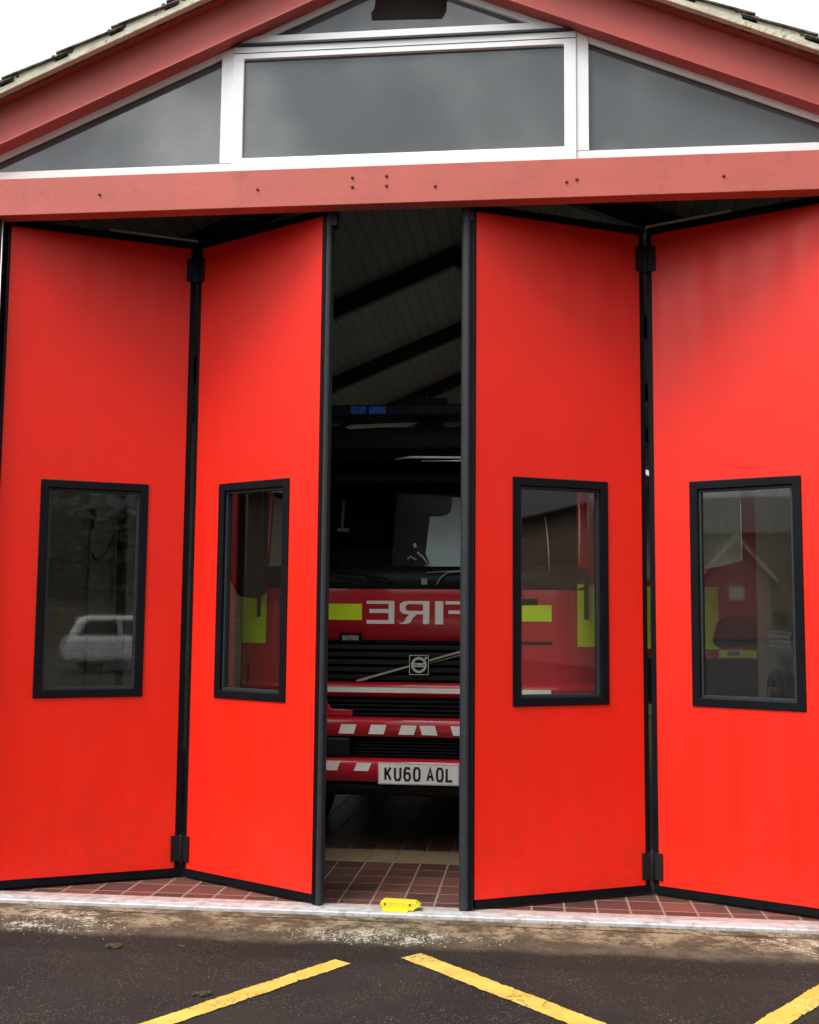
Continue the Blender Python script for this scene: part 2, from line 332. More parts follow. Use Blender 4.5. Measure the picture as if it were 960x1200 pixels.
ident = lambda x, y, z: Vector((x, y, z))
xz = lambda a, b, d: Vector((a, d, b))          # polygon in the facade plane, d = depth
def pxpoly(pts, Y): return [(aty(x, y, Y).x, aty(x, y, Y).z) for x, y in pts]

# stroke lettering, glyph cells 0..1 wide, 0..1 tall
GL = {'K': [[(0, 0), (0, 1)], [(.95, 1), (.08, .42)], [(.32, .60), (.98, 0)]], 'U': [[(0, 1), (0, .22), (.22, 0), (.78, 0), (1, .22), (1, 1)]],
 '6': [[(.92, .86), (.75, 1), (.25, 1), (0, .78), (0, .22), (.22, 0), (.78, 0), (1, .22), (1, .36), (.78, .57), (.22, .57), (0, .42)]],
 '0': [[(0, .22), (0, .78), (.22, 1), (.78, 1), (1, .78), (1, .22), (.78, 0), (.22, 0), (0, .22)]],
 'A': [[(0, 0), (.5, 1), (1, 0)], [(.18, .32), (.82, .32)]], 'O': [[(0, .22), (0, .78), (.22, 1), (.78, 1), (1, .78), (1, .22), (.78, 0), (.22, 0), (0, .22)]],
 'L': [[(0, 1), (0, 0), (1, 0)]], 'V': [[(0, 1), (.5, 0), (1, 1)]],
 'F': [[(0, 0), (0, 1), (1, 1)], [(0, .52), (.85, .52)]], 'I': [[(.5, 0), (.5, 1)]],
 'R': [[(0, 0), (0, 1), (.75, 1), (1, .85), (1, .66), (.75, .50), (0, .50)], [(.62, .50), (1, 0)]],
 'E': [[(1, 1), (0, 1), (0, 0), (1, 0)], [(0, .52), (.9, .52)]], 'y': [[(0, .7), (.5, .1)], [(1, .7), (.4, -.2), (.1, -.25)]]}
def stroke(b, pts, th, mp, d0, d1, flat=1.0):
    P = [Vector((p[0], p[1])) for p in pts]; closed = (P[0]-P[-1]).length < 1e-6
    L, R_ = [], []
    n = len(P)
    for i in range(n):
        if closed: a = P[i-1] if i > 0 else P[-2]; c = P[i+1] if i < n-1 else P[1]
        else: a = P[max(i-1, 0)]; c = P[min(i+1, n-1)]
        d1_ = (P[i]-a); d2_ = (c-P[i])
        if d1_.length < 1e-9: d1_ = d2_
        if d2_.length < 1e-9: d2_ = d1_
        d1_.normalize(); d2_.normalize(); n1 = Vector((-d1_.y, d1_.x)); n2 = Vector((-d2_.y, d2_.x)); nn = (n1+n2); nn.normalize()
        k = th/2/max(.5, nn.dot(n1)); L.append(P[i]+nn*k); R_.append(P[i]-nn*k)
    for i in range(n-1):
        b.prism([tuple(L[i]), tuple(R_[i]), tuple(R_[i+1]), tuple(L[i+1])], mp, d0, d1)
def text(b, s, x0, z0, w, h, gap, th, mp, d0, d1, space=None):
    x = x0
    for ch in s:
        if ch == ' ': x += (space if space is not None else w*.6); continue
        ww = w*(.3 if ch == 'I' else 1)
        for st in GL[ch]: stroke(b, [(x+th/2+(p[0])*(ww-th), z0+th/2+p[1]*(h-th)) for p in st], th, mp, d0, d1)
        x += ww+gap
    return x

# ------------------------------------------------------------------ ground
b = B(); b.add([(-150, -150, -.024), (150, -150, -.024), (150, 150, -.024), (-150, 150, -.024)], [(0, 1, 2, 3)])
tag(b.build('ground', M['asphalt']), kind='structure')
b = B(); nx = 60; vs = []; fs = []
for i in range(nx+1):
    x = -5.2+9.4*i/nx
    for y, z in ((-.004, -.016), (-.25, -.017), (-.72, -.0236)): vs.append((x, y, z))
for i in range(nx):
    for k in range(2): fs.append((i*3+k, (i+1)*3+k, (i+1)*3+k+1, i*3+k+1))
b.add(vs, fs); tag(b.build('pavement', M['concrete']), 'worn concrete strip with white lime bloom along the door sill', kind='structure')
b = B(); b.box(-4.0, 2.3, .172, 12.6, -.10, -.002); tag(b.build('floor', M['tiles']), 'brown and red quarry tile floor with one cream row', kind='structure')
def rag_line(pa, pb, w, name, endcut=0):
    a, c = Vector(pa), Vector(pb); d = (c-a).normalized(); n = Vector((-d.y, d.x)); Ln = (c-a).length; K = int(Ln/.012)
    l, r = [], []
    w1_ = w2_ = 0.
    for i in range(K+1):
        w1_ = w1_*.8+(random.random()-.5)*.004; w2_ = w2_*.8+(random.random()-.5)*.004
        t = Ln*i/K; j1 = (random.random()-.5)*.006+w1_; j2 = (random.random()-.5)*.006+w2_
        if random.random() < .03: j1 -= .012*random.random()
        l.append(a+d*(t+endcut)+n*(w/2+j1)); r.append(a+d*t-n*(w/2+j2))
    bb = B(); vs = [(p.x, p.y, -.0195) for p in l]+[(p.x, p.y, -.0195) for p in r]
    bb.add(vs, [(i, i+1, K+2+i, K+1+i) for i in range(K)]); o = bb.build(name, M['linep']); tag(o, kind='structure'); return o
def g2(x, y): p = atz(x, y, -.0195); return Vector((p.x, p.y))
def pavline(e1, e2, f1, f2, ext):
    a = (g2(*e1)+g2(*e2))/2; c = (g2(*f1)+g2(*f2))/2; d = (c-a).normalized(); n = Vector((-d.y, d.x))
    w = abs((g2(*f1)-g2(*f2)).dot(n)); rag_line(a, a+d*ext, w, 'road_marking')
pavline((394, 1123), (409, 1130), (162, 1200), (203, 1200), 2.4)
pavline((473, 1121), (491, 1118), (668, 1200), (712, 1200), 2.6)
pavline((988, 1138), (1000, 1150), (882, 1200), (925, 1200), 1.6)

# scattered white chips on the concrete: uncountable
b = B()
for k in range(900):
    r0 = random.random()*.86
    if r0 < .45: cx, cy = random.gauss(-.74, .28), random.gauss(-.33, .06)
    elif r0 < .7: cx, cy = random.gauss(-2.3, .2), random.gauss(-.33, .1)
    else: cx, cy = random.uniform(-2.8, 1.6), random.uniform(-2.2, -.12)
    s = random.uniform(.002, .006)*(1 if r0 < .7 else .45); a = random.random()*6.28; z = -.017 if cy > -.7 else -.022
    pts = [(cx+s*math.cos(a+t*1.57)*random.uniform(.6, 1.3), cy+s*math.sin(a+t*1.57)*random.uniform(.6, 1.3), z) for t in range(4)]
    b.add(pts+[(cx, cy, z+s*.7)], [(0, 1, 4), (1, 2, 4), (2, 3, 4), (3, 0, 4)])
tag(b.build('gravel', M['stone']), 'tiny pale stone chips scattered over concrete and asphalt', 'gravel', kind='stuff')
for (px, py, s, lab) in ((270, 1109, .034, 'moss clump on the asphalt edge, leftmost of the three'), (428, 1110-1, .0, ''), (355, 1109, .016, 'smallest moss clump, just above the left yellow line'), (478/2+0, 1165, .026, 'dark moss clump touching the left yellow line')):
    if s == 0: continue
    px = {270: 136, 355: 214}.get(px, px)
    p = atz(px, py, -.02); b = B()
    for k in range(26):
        c = p+Vector((random.gauss(0, s*.55), random.gauss(0, s*.45), 0)); r_ = s*random.uniform(.25, .5)
        b.tube([c+Vector((0, 0, -.002)), c+Vector((0, 0, r_*.5)), c+Vector((0, 0, r_*.8))], [r_, r_*.8, r_*.2], 7)
    tag(b.build('moss_clump', M['moss']), lab, 'moss', 'moss clumps on the asphalt')
# dry twig on the right yellow line
p = atz(636, 1178, -.012); q = atz(652, 1161, -.008); b = B(); b.tube([p, (p+q)/2+Vector((.004, 0, .004)), q], [.0016, .0014, .0008], 6)
tag(b.build('twig', M['bark']), 'thin dry twig lying across the right yellow line', 'twig')

# ------------------------------------------------------------------ threshold
t = thing('door_sill', 'pale aluminium sill strip running under the red folding doors', 'sill', (-.7, 0, 0))
b = B(); b.prism([(0, -.022), (0, -.002), (.006, .003), (.050, .003), (.052, -.004), (.062, -.004), (.064, .003), (.098, .003), (.100, -.005), (.112, -.005), (.112, -.022)], lambda a, c, d: Vector((d, a, c)), -3.12, 1.76); b.build('front_rail', M['alum'], t)
b = B(); b.prism([(.1125, -.022), (.1125, .001), (.135, .002), (.171, .002), (.171, -.022)], lambda a, c, d: Vector((d, a, c)), -3.12, 1.76); b.build('inner_rail', M['aludull'], t)
t = thing('door_stop', 'bright yellow pointed metal door stop on the sill in the open gap', 'door stop', (-.68, .1, 0))
b = B(); A0 = aty(446, 1056, .09).x; A1 = aty(486, 1056, .09).x; A2 = aty(493.5, 1058, .09).x
b.prism([(A0+.012, .004), (A1, .004), (A1+.004, .014), (A2, .028), (A1+.006, .046), (A0+.02, .050), (A0, .036), (A0+.012, .018)], xz, .055, .13)
b.build('plate', M['yellowstop'], t, bevel=.003)
b = B(); b.prism([(A0+.02, .0035), (A1-.03, .0035), (A1-.03, .010), (A0+.02, .010)], xz, .028, .056); b.build('foot', M['yellowstop'], t)
for x_ in (A0+.028, A1-.022):
    b = B(); b.tube([(x_, .056, .036), (x_, .0525, .036)], .005, 8); b.build('screw', M['line'], t)

# ------------------------------------------------------------------ fire station shell
PXC, PZ, SL, SR = -.744, 5.112, .4262, .4125
def zb(x): return PZ - (SL*(PXC-x) if x < PXC else SR*(x-PXC))
XL, XR_ = -4.55, 3.06
st = thing('fire_station', 'fire station bay with red steel gable, grey glazed gable and tiled roof', 'building', (PXC, 0, 0))
def rake(b, x0, x1, o0, o1, y0, y1):
    for xa, xb in ((x0, PXC), (PXC, x1)):
        b.prism([(xa, zb(xa)+o0), (xb, zb(xb)+o0), (xb, zb(xb)+o1), (xa, zb(xa)+o1)], xz, y0, y1)
b = B(); b.box(XL+.2, XR_-.2, 0, .012, 3.737, 3.950); b.box(XL+.2, XR_-.2, .0125, .10, 3.737, 3.749); b.box(XL+.2, XR_-.2, .0125, .10, 3.938, 3.950)
b.build('lintel_beam', M['beam'], st, bevel=.003)
b = B()
rake(b, XL, XR_, .0125, .2575, .045, .055); rake(b, XL, XR_, 0, .012, 0, .10); rake(b, XL, XR_, .258, .27, 0, .10)
b.build('gable_beam', M['beam_dark'], st, bevel=.002)
for px, py in ((117, 228), (302, 222), (413, 208), (413, 219), (453, 206), (453, 217.5), (510, 218), (664, 213), (676, 210), (848, 206)):
    p = aty(px, py, 0); b = B(); b.tube([p+Vector((0, .001, 0)), p+Vector((0, -.006, 0)), p+Vector((0, -.009, 0))], [.0085, .0085, .004], 8); b.build('bolt', M['bolt'], st)
# verge and roof
b = B(); rake(b, XL-.02, XR_+.02, .262, .300, -.063, -.02); 
b.build('verge_strip', M['cream'], st, bevel=.004)
b = B(); rake(b, XL-.02, XR_+.02, .262, .275, -.0195, .2); b.build('verge_board', M['tile'], st)
Ls = .315
for side, sl in ((-1, SL), (1, SR)):
    n = 13
    for k in range(n):
        xo = PXC+side*(.0+Ls*k-.05 if k else 0); xi = PXC+side*(Ls*(k+1)+.02)
        if side < 0: phase = 0
        # each course tilts up at its lower edge and overlaps the next
        za, zc = zb(xo)+.312, zb(xi)+.336
        b = B(); K = 46
        prof = [(-.075, za, zc), (13.2, za, zc)]
        inwell = side > 0 and max(xo, xi) > -.45 and min(xo, xi) < .85
        for y0_, y1_ in (((-.078, 4.98), (7.02, 7.58), (9.52, 9.98), (12.02, 13.2)) if inwell else ((-.078, 13.2),)):
            vs = []
            for yy in (y0_, y1_):
                for (xx, zz) in ((xo, za), (xi, zc), (xi, zc+.013), (xo, za+.010)): vs.append((xx, yy, zz))
            if y0_ > 0: b = B()
            b.add(vs, [(0, 1, 2, 3), (7, 6, 5, 4), (0, 4, 5, 1), (1, 5, 6, 2), (2, 6, 7, 3), (3, 7, 4, 0)])
            if y0_ > 0: b.build('roof_tile_course', M['tile'], st, bevel=.003)
            else: b_front = b
        b = b_front
        w = B(); w.prism([(xo, zb(xo)+.285), (xi+side*.012, zb(xi)+.285), (xi+side*.012, zc-.001-side*0), (xo, za-.001)], xz, -.062, -.02); w.build('mortar_fill', M['cream'], st, bevel=.002)
        # rough mortar lump under the raised lip at the verge
        for q in range(9):
            cx = xi-side*random.uniform(-.02, .10); cz = zb(cx)+.322+random.uniform(-.004, .014); r_ = random.uniform(.010, .018)
            b.tube([(cx, -.070, cz), (cx, -.060, cz+.003), (cx, -.03, cz)], [r_*.6, r_, r_], 7)
        b.build('roof_tile_course', M['tile'], st, bevel=.003)
# roof and ceiling with two skylight wells in the right slope, unseen, added to light the bay
def rslab(name, o0, o1, y0, y1, m):
    b = B(); b.prism([(XL, zb(XL)+o0), (PXC, zb(PXC)+o0), (PXC, zb(PXC)+o1), (XL, zb(XL)+o1)], xz, y0, y1)
    xa, xb = -.45, .85
    for (p, q, ya, yb) in ((PXC, xa, y0, y1), (xb, XR_, y0, y1), (xa, xb, y0, 5.0), (xa, xb, 7.0, 7.6), (xa, xb, 9.5, 10.0), (xa, xb, 12.0, y1)):
        b.prism([(p, zb(p)+o0), (q, zb(q)+o0), (q, zb(q)+o1), (p, zb(p)+o1)], xz, ya, yb)
    return b.build(name, m, st)
rslab('roof_slab', .03, .26, .202, 13.0, M['slate']); rslab('ceiling', -.03, .028, .14, 12.9, M['ceil'])
for ya in (5.0, 7.6, 10.0):
    b = B(); b.prism([(-.47, zb(-.47)+.40), (.87, zb(.87)+.40), (.87, zb(.87)+.41), (-.47, zb(-.47)+.41)], xz, ya, ya+2.1); b.build('added_skylight', M['clear'], st)
for Yr in (2.0, 4.66, 7.2, 9.65):
    b = B(); rake(b, -3.9, 2.2, -.215, -.032, Yr, Yr+.09); b.build('rafter', M['grid'], st)
# piers, side walls, back wall; high side and back windows added to light the bay
b = B(); b.box(XL+.2, -3.04, .102, .45, -.02, 3.93); b.build('wall', M['brick'], st); 
b = B(); b.box(1.675, XR_-.2, .102, .45, -.02, 3.93); b.build('wall', M['brick'], st)
for x0_, x1_, mm_ in ((-4.1, -3.9, M['brickin']), (2.2, 2.4, M['walltan'])):
    b = B(); b.ring(lambda a, d, c: Vector((d, a, c)), .452, 12.7, -.02, 3.82, .75, 4.4, 2.85, 3.72, x0_, x1_); b.build('side_wall', mm_, st)
    b = B(); b.box(x0_+.09, x0_+.10, .75, 4.4, 2.85, 3.72); b.build('side_window', M['clear'], st)  # unseen high side glazing, added to let light onto the engine
b = B(); b.ring(lambda a, d, c: Vector((a, d, c)), -3.89, 2.19, -.02, 3.7, -3.3, .6, 1.2, 3.4, 12.5, 12.7)
b.prism([(-3.89, 3.702), (2.19, 3.702), (PXC, 5.05)], xz, 12.5, 12.7); b.build('back_wall', M['brickin'], st)
b = B(); b.box(-3.3, .6, 12.6, 12.61, 1.2, 3.4); b.build('added_back_window', M['clear'], st)
# gable glazing: white frame pieces and film-grey panes
Yg = .102
def slab(name, polys, y0, y1, m, bev=.0): 
    b = B()
    for p in polys: b.prism(p, xz, y0, y1)
    return b.build(name, m, st, bevel=bev)
zS0, zS1 = 3.952, 4.029                                   # lower rail
mL0, mL1, mL2 = -1.744, -1.674, -1.612                     # left mullion
mR0, mR1, mR2 = .176, .241, .308
top = lambda x: zb(x)-.036
xl = PXC-(PZ-.036-zS1)/SL; xr = PXC+(PZ-.036-zS1)/SR
slab('window_frame', [[(xl-.3, zS0), (mL1-.001, zS0), (mL1-.001, zS1), (xl-.3, zS1)]], Yg-.012, Yg+.04, M['white'], .003)
slab('window_frame', [[(mR1+.001, zS0), (xr+.3, zS0), (xr+.3, zS1), (mR1+.001, zS1)]], Yg-.012, Yg+.04, M['white'], .003)
slab('window_frame', [[(mL0, zS1+.001), (mL1-.001, zS1+.001), (mL1-.001, 4.71), (mL0, top(mL0)+.03)]], Yg-.014, Yg+.04, M['white'], .003)
slab('window_frame', [[(mR1+.001, zS1+.001), (mR2, zS1+.001), (mR2, top(mR2)+.03), (mR1+.001, 4.71)]], Yg-.014, Yg+.04, M['white'], .003)
cz0, cz1 = 4.053, 4.632
b = B(); b.ring(lambda a, d, c: Vector((a, d, c)), mL1, mR1, 3.954, 4.664, mL2, mR0, cz0, cz1, Yg-.026, Yg+.04); b.build('window_frame', M['white'], st, bevel=.004)
slab('window_frame', [[(mL1, 4.667), (mR1, 4.667), (mR1, 4.708), (mL1, 4.708)]], Yg-.02, Yg+.04, M['white'], .002)
slab('drip_bar', [[(mL1-.03, 4.7085), (mR1+.03, 4.7085), (mR1+.03, 4.7215), (mL1-.03, 4.7215)]], Yg-.034, Yg+.03, M['line'])
slab('window_frame', [[(mL1-.02, 4.722), (mR1+.02, 4.722), (mR1-.03, 4.770), (mL1+.03, 4.770)]], Yg-.016, Yg+.04, M['white'], .003)
b = B(); rake(b, XL+.3, XR_-.3, -.035, .05, Yg-.006, Yg+.045); b.build('window_frame', M['white'], st)
# panes
slab('window_pane', [[(xl-.2, zS1-.01), (mL0+.01, zS1-.01), (mL0+.01, top(mL0)+.02), (xl-.2, top(xl-.2)+.02)]], Yg+.015, Yg+.021, M['film'])
slab('window_pane', [[(mR2-.01, zS1-.01), (xr+.2, zS1-.01), (xr+.2, top(xr+.2)+.02), (mR2-.01, top(mR2)+.02)]], Yg+.015, Yg+.021, M['film'])
slab('window_pane', [[(mL2-.01, cz0-.01), (mR0+.01, cz0-.01), (mR0+.01, cz1+.01), (mL2-.01, cz1+.01)]], Yg-.002, Yg+.004, M['film'])
slab('window_pane', [[(-1.5, 4.76), (.05, 4.76), (PXC, 5.08)]], Yg+.015, Yg+.021, M['film'])
b = B(); b.prism(pxpoly([(440, 0), (439, 10), (435, 15), (436, 23.5), (518, 21.5), (523, 13), (524, 0), (519, -12), (445, -12)], Yg+.012), xz, Yg+.0118, Yg+.0145)
b.build('torn_film_patch', M['hole'], st, label='dark ragged patch where the grey film is torn away')
# gasket lines round the panes
b = B()
def gl(x0, z0, x1, z1, w, y):
    d = Vector((x1-x0, z1-z0)).normalized(); n = Vector((-d.y, d.x))*w
    b.prism([(x0-n.x, z0-n.y), (x1-n.x, z1-n.y), (x1+n.x, z1+n.y), (x0+n.x, z0+n.y)], xz, y, y+.004)
gl(xl, zS1+.001, mL0, top(mL0)+.001, .004, Yg+.0085); gl(mR2, top(mR2)+.001, xr, zS1+.001, .004, Yg+.0085); gl(-1.47, 4.77, PXC, top(PXC), .004, Yg+.0085); gl(PXC, top(PXC), .03, 4.77, .004, Yg+.0085)
gl(mL1-.0, 4.6655, mR1, 4.6655, .0015, Yg-.028); b.build('gasket', M['line'], st)
# door frame and head track
for x_ in (-3.038, 1.628): b = B(); b.box(x_, x_+.046, .06, .20, 0, 3.736); b.build('door_frame', M['frame'], st, bevel=.002)
b = B(); b.tube([(-2.986, .055, 0), (-2.986, .055, 3.73)], .004, 8); b.build('frame_bead', M['chrome'], st)
b = B(); b.box(-3.0, 1.63, .101, .165, 3.782, 3.86); b.build('door_track', M['grid'], st)
b = B(); b.box(-3.75, -3.04, .06, .10, 0, 3.72); b.build('door_frame', M['rubber'], st)

# ------------------------------------------------------------------ folding doors
ZB, ZT = .055, 3.722
def leaf(root, Apt, Bpt, ws, lead, idx):
    A = Vector((Apt[0], Apt[1], 0)); Bv = Vector((Bpt[0], Bpt[1], 0)); U = (Bv-A).normalized(); Nn = Vector((U.y, -U.x, 0)); W = (Bv-A).length
    mp = lambda u, n, z: A+U*u+Nn*n+Vector((0, 0, z))
    e0 = .040 if idx[0] == 'h' else .004; e1 = .040 if idx[1] == 'h' else .004     # distance of the red skin from each leaf end
    w0, w1 = ws
    b = B(); b.ring(mp, e0, W-e1, ZB, ZT, w0+.02, w1-.02, 1.058, 2.25, -.04, 0)
    panel = b.build('door_panel', M['red'], root, bevel=.0025)
    b = B()
    b.box(.012, W-.004, -.042, -.004, .012, ZB-.001, mp); b.box(.012, W-.004, -.042, -.004, ZT+.001, ZT+.046, mp)
    if idx[0] == 'h': b.box(.006, e0-.001, -.042, -.006, ZB, ZT, mp)
    if idx[1] == 'h': b.box(W-e1+.001, W-.006, -.042, -.006, ZB, ZT, mp)
    if idx[0] == 'j': b.box(-.014, .003, -.045, .004, .012, ZT+.046, mp)
    if idx[1] == 'j': b.box(W-.003, W+.014, -.045, .004, .012, ZT+.046, mp)
    b.build('edge_frame', M['frame'], panel, bevel=.002)
    b = B(); b.ring(mp, e0+.001, W-e1-.001, ZB+.001, ZT-.001, w0+.021, w1-.021, 1.059, 2.249, -.0445, -.0405); b.build('bounce_face', M['inner'], panel)  # pale leaf backs added to bounce light onto the engine
    b = B(); b.ring(mp, w0, w1, 1.038, 2.270, w0+.046, w1-.046, 1.084, 2.224, -.05, .009); b.build('window_frame', M['frame'], panel, bevel=.004)
    b = B(); b.ring(mp, w0+.0465, w1-.0465, 1.0845, 2.2235, w0+.060, w1-.060, 1.098, 2.210, -.046, -.010); b.build('glazing_bead', M['rubber'], panel)
    b = B(); b.box(w0+.055, w1-.055, -.032, -.026, 1.092, 2.216, mp); b.build('window_pane', M['glass'], panel)
    return mp, W, U, Nn
def door(label, jamb, apex, lead_):
    t = thing('folding_door', label, 'folding door', (jamb[0], jamb[1], 0), 'black edged red folding doors')
    left = jamb[0] < apex[0]
    if left:
        m1, W1, U1, N1 = leaf(t, jamb, apex, (.22, .822), None, 'jh'); m2, W2, U2, N2 = leaf(t, apex, lead_, (.238, .788), None, 'hl')
        xs = lead_[0]
        rub = [(xs+.018, 0), (xs+.022, -.018), (xs+.034, -.024), (xs+.048, -.020), (xs+.056, -.004), (xs+.056, .05), (xs+.018, .05)]; dk = (xs+.002, xs+.0175)
    else:
        m1, W1, U1, N1 = leaf(t, lead_, apex, (.222, .808), None, 'lh'); m2, W2, U2, N2 = leaf(t, apex, jamb, (.244, .846), None, 'hj')
        xs = lead_[0]
        rub = [(xs-.026, 0), (xs-.028, -.016), (xs-.040, -.024), (xs-.066, -.020), (xs-.076, -.004), (xs-.076, .05), (xs-.026, .05)]; dk = (xs-.0255, xs-.002)
    b = B(); b.prism([(a, lead_[1]+c) for a, c in rub], lambda a, c, d: Vector((a, c, d)), .006, 3.735); b.build('rubber_edge', M['rubber'], t, bevel=.003)
    b = B(); b.box(dk[0], dk[1], lead_[1]-.008, lead_[1]+.045, .006, 3.735); b.build('edge_bar', M['frame'], t)
    ap = Vector((apex[0], apex[1], 0))
    for z0 in ((3.515, .095) if left else (3.505, .085)):
        b = B(); hw = .064
        b.box(W1-hw, W1-.006, .001, .010, z0, z0+.145, m1); b.box(.006, hw, .001, .010, z0, z0+.145, m2)
        c = ap+(N1+N2).normalized()*.012; b.tube([c+Vector((0, 0, z0-.006)), c+Vector((0, 0, z0+.152))], .014, 12)
        h = b.build('hinge', M['hinge'], t, bevel=.002)
    # pale strip lying on the top rail near the fold
    b = B()
    if left: b.box(W1-.52, W1-.0, -.05, -.008, ZT+.047, ZT+.062, m1)
    else: b.box(.0, .50, -.05, -.008, ZT+.047, ZT+.062, m2)
    b.build('pale_strip', M['alum'], t)
    # roller bracket above the leading edge
    x0 = lead_[0]+(.02 if left else -.07); b = B(); b.box(x0, x0+.062, .10, .16, 3.66, 3.80); b.build('roller_bracket', M['hinge'], t)
    return t
door('red folding door with black edges, left of the open gap, reflecting a white car', (-2.970, .12), (-2.02, .62), (-1.152, .12))
door('red folding door with black edges, right of the open gap, beside the open cab door', (1.606, .12), (.650, .60), (-.305, .12))

# ------------------------------------------------------------------ fire engine
XT, YF = -.725, 1.35
T = lambda px, py, Y=YF: aty(px, py, Y)
fe = thing('fire_engine', 'dark red fire engine with black grille and mirrored lettering, nose towards the doorway', 'fire engine', (XT, YF, 0))
CA, CB_, FL = .41, .42, .85; QL = .605
def prof(s):
    sg = -1 if s < 0 else 1; a = abs(s)
    if a <= FL: return (s, 0.)
    if a <= FL+QL:
        th = (a-FL)/QL*math.pi/2; return (sg*(FL+CA*math.sin(th)), CB_*(1-math.cos(th)))
    return (sg*(FL+CA), CB_+a-FL-QL)
SMAX = FL+QL+1.5
def band(b, s0, s1, zs, off=0., hole=None, extra=()):
    ss = [s0, s1]+[k*.06 for k in range(-60, 61)]+[sg*q for q in (FL, FL+QL, *extra) for sg in (-1, 1)]
    ss = sorted({round(x, 4) for x in ss if s0 <= x <= s1}); nz_ = len(zs); vs = []
    for s in ss:
        dx, dy = prof(s); nd = 1 if abs(s) <= FL else math.cos(min(1, (abs(s)-FL)/QL)*math.pi/2); sx = (0 if abs(s) <= FL else (1 if s > 0 else -1)*math.sin(min(1, (abs(s)-FL)/QL)*math.pi/2))
        for z, yo in zs: vs.append((XT+dx+sx*off, YF+dy+yo*max(.0, 1-dy*.6)-nd*off, z))
    fs = []
    for i in range(len(ss)-1):
        for k in range(nz_-1):
            sm, zm = (ss[i]+ss[i+1])/2, (zs[k][0]+zs[k+1][0])/2
            if hole and hole(sm, zm): continue
            fs.append((i*nz_+k, (i+1)*nz_+k, (i+1)*nz_+k+1, i*nz_+k+1))
    b.add(vs, fs, True); return b
ZC = [(1.0, 0), (1.09, 0), (1.34, 0), (1.675, 0), (1.70, .004), (1.82, .03), (2.0, .07), (2.2, .115), (2.42, .17), (2.50, .20), (2.58, .25), (2.64, .34), (2.67, .50)]
def chole(s, z):
    if abs(s) < .63 and 1.09 < z < 1.34: return True
    if abs(s) < 1.02 and 1.83 < z < 2.42: return True
    if 1.02 <= abs(s) and FL+QL+.1 < abs(s) < SMAX-.3 and 1.82 < z < 2.42: return True
    return False
b = B(); band(b, -SMAX, SMAX, ZC, 0, chole, (.63, 1.02, FL+QL+.1, SMAX-.3))
cab = b.build('cab', M['fred'], fe, solid=.03)
b = B(); b.box(XT-1.17, XT+1.17, YF+.52, YF+2.0, 2.62, 2.67); b.build('cab_roof', M['fred'], fe, bevel=.01)
b = B(); b.box(XT-1.19, XT+1.19, YF+1.9, YF+1.94, .7, 2.62); b.build('cab_back', M['fblack'], fe)
b = B(); band(b, -1.01, 1.01, [(1.83, .036), (2.0, .078), (2.2, .122), (2.42, .177)], -.004); b.build('windscreen', M['wind'], fe)
b = B(); band(b, -1.06, 1.06, [(1.69, .0), (1.76, .012), (1.835, .032)], .006); b.build('cowl', M['fblack'], fe, solid=.01)
b = B(); band(b, -1.08, 1.08, [(2.41, .165), (2.50, .198), (2.585, .25)], .006); b.build('header_panel', M['fblack'], fe, solid=.01)
for sg in (-1, 1):
    b = B(); s0, s1 = sorted((sg*(FL+QL+.1), sg*(SMAX-.3))); band(b, s0, s1, [(1.82, .03), (2.42, .17)], -.004); b.build('side_window', M['wind'], fe)
# grille
b = B(); b.box(XT-.63, XT+.63, YF+.07, YF+.09, 1.09, 1.34); b.build('grille_back', M['fdark'], fe)
b = B()
for k in range(5): z = 1.108+k*.048; b.prism([(-.002, z), (.05, z+.006), (.05, z+.012), (-.002, z+.03)], lambda a, c, d: Vector((d, YF+a, c)), XT-.628, XT+.628)
b.build('grille', M['fblack'], fe, bevel=.003)
b = B(); band(b, -FL, FL, [(1.3405, 0), (1.357, -.004), (1.36, 0)], .003); b.build('panel_gap', M['fdark'], fe)
b = B(); pts = pxpoly([(416, 797.5), (422, 800), (541, 767.5), (541, 762)], YF-.02)
dxs = (pts[2][0]-pts[0][0]); sl_ = (pts[2][1]-pts[1][1])/(pts[2][0]-pts[1][0])
xa, za = pts[0]; xb = XT+(XT-xa); zb_ = za+sl_*(xb-xa)*1.03
b.prism([(xa, za), (xa+.03, za-.008), (xb, zb_-.034), (xb, zb_)], xz, YF-.02, YF-.008); b.build('grille_bar', M['goldbar'], fe, bevel=.002)
b = B(); b.prism([(xa+.08, za+.010), (xa+.11, za+.006), (xb, zb_-.021), (xb, zb_-.012)], xz, YF-.0225, YF-.0205); b.build('grille_bar_groove', M['fdark'], fe)
# emblem: ring, cross bar with letters, arrow, on a framed black square
e0 = T(491.2, 779.3, YF-.03); sz = .062
b = B(); b.box(e0.x-sz, e0.x+sz, YF-.034, YF-.0235, e0.z-sz, e0.z+sz); em = b.build('emblem', M['fdark'], fe, bevel=.002)
b = B(); b.ring(ident, e0.x-sz, e0.x+sz, e0.z-sz, e0.z+sz, e0.x-sz+.004, e0.x+sz-.004, e0.z-sz+.004, e0.z+sz-.004, YF-.037, YF-.0345)
K = 40; r0, r1 = .034, .051; vs = []; fs = []
for k in range(K):
    a = 2*math.pi*k/K
    for r_, y_ in ((r0, YF-.0345), (r0+.002, YF-.042), (r1-.002, YF-.042), (r1, YF-.0345)): vs.append((e0.x+r_*math.cos(a), y_, e0.z+r_*math.sin(a)))
for k in range(K):
    for q in range(3): fs.append((k*4+q, ((k+1) % K)*4+q, ((k+1) % K)*4+q+1, k*4+q+1))
b.add(vs, fs); b.box(e0.x-.048, e0.x+.048, YF-.046, YF-.0425, e0.z-.012, e0.z+.012)
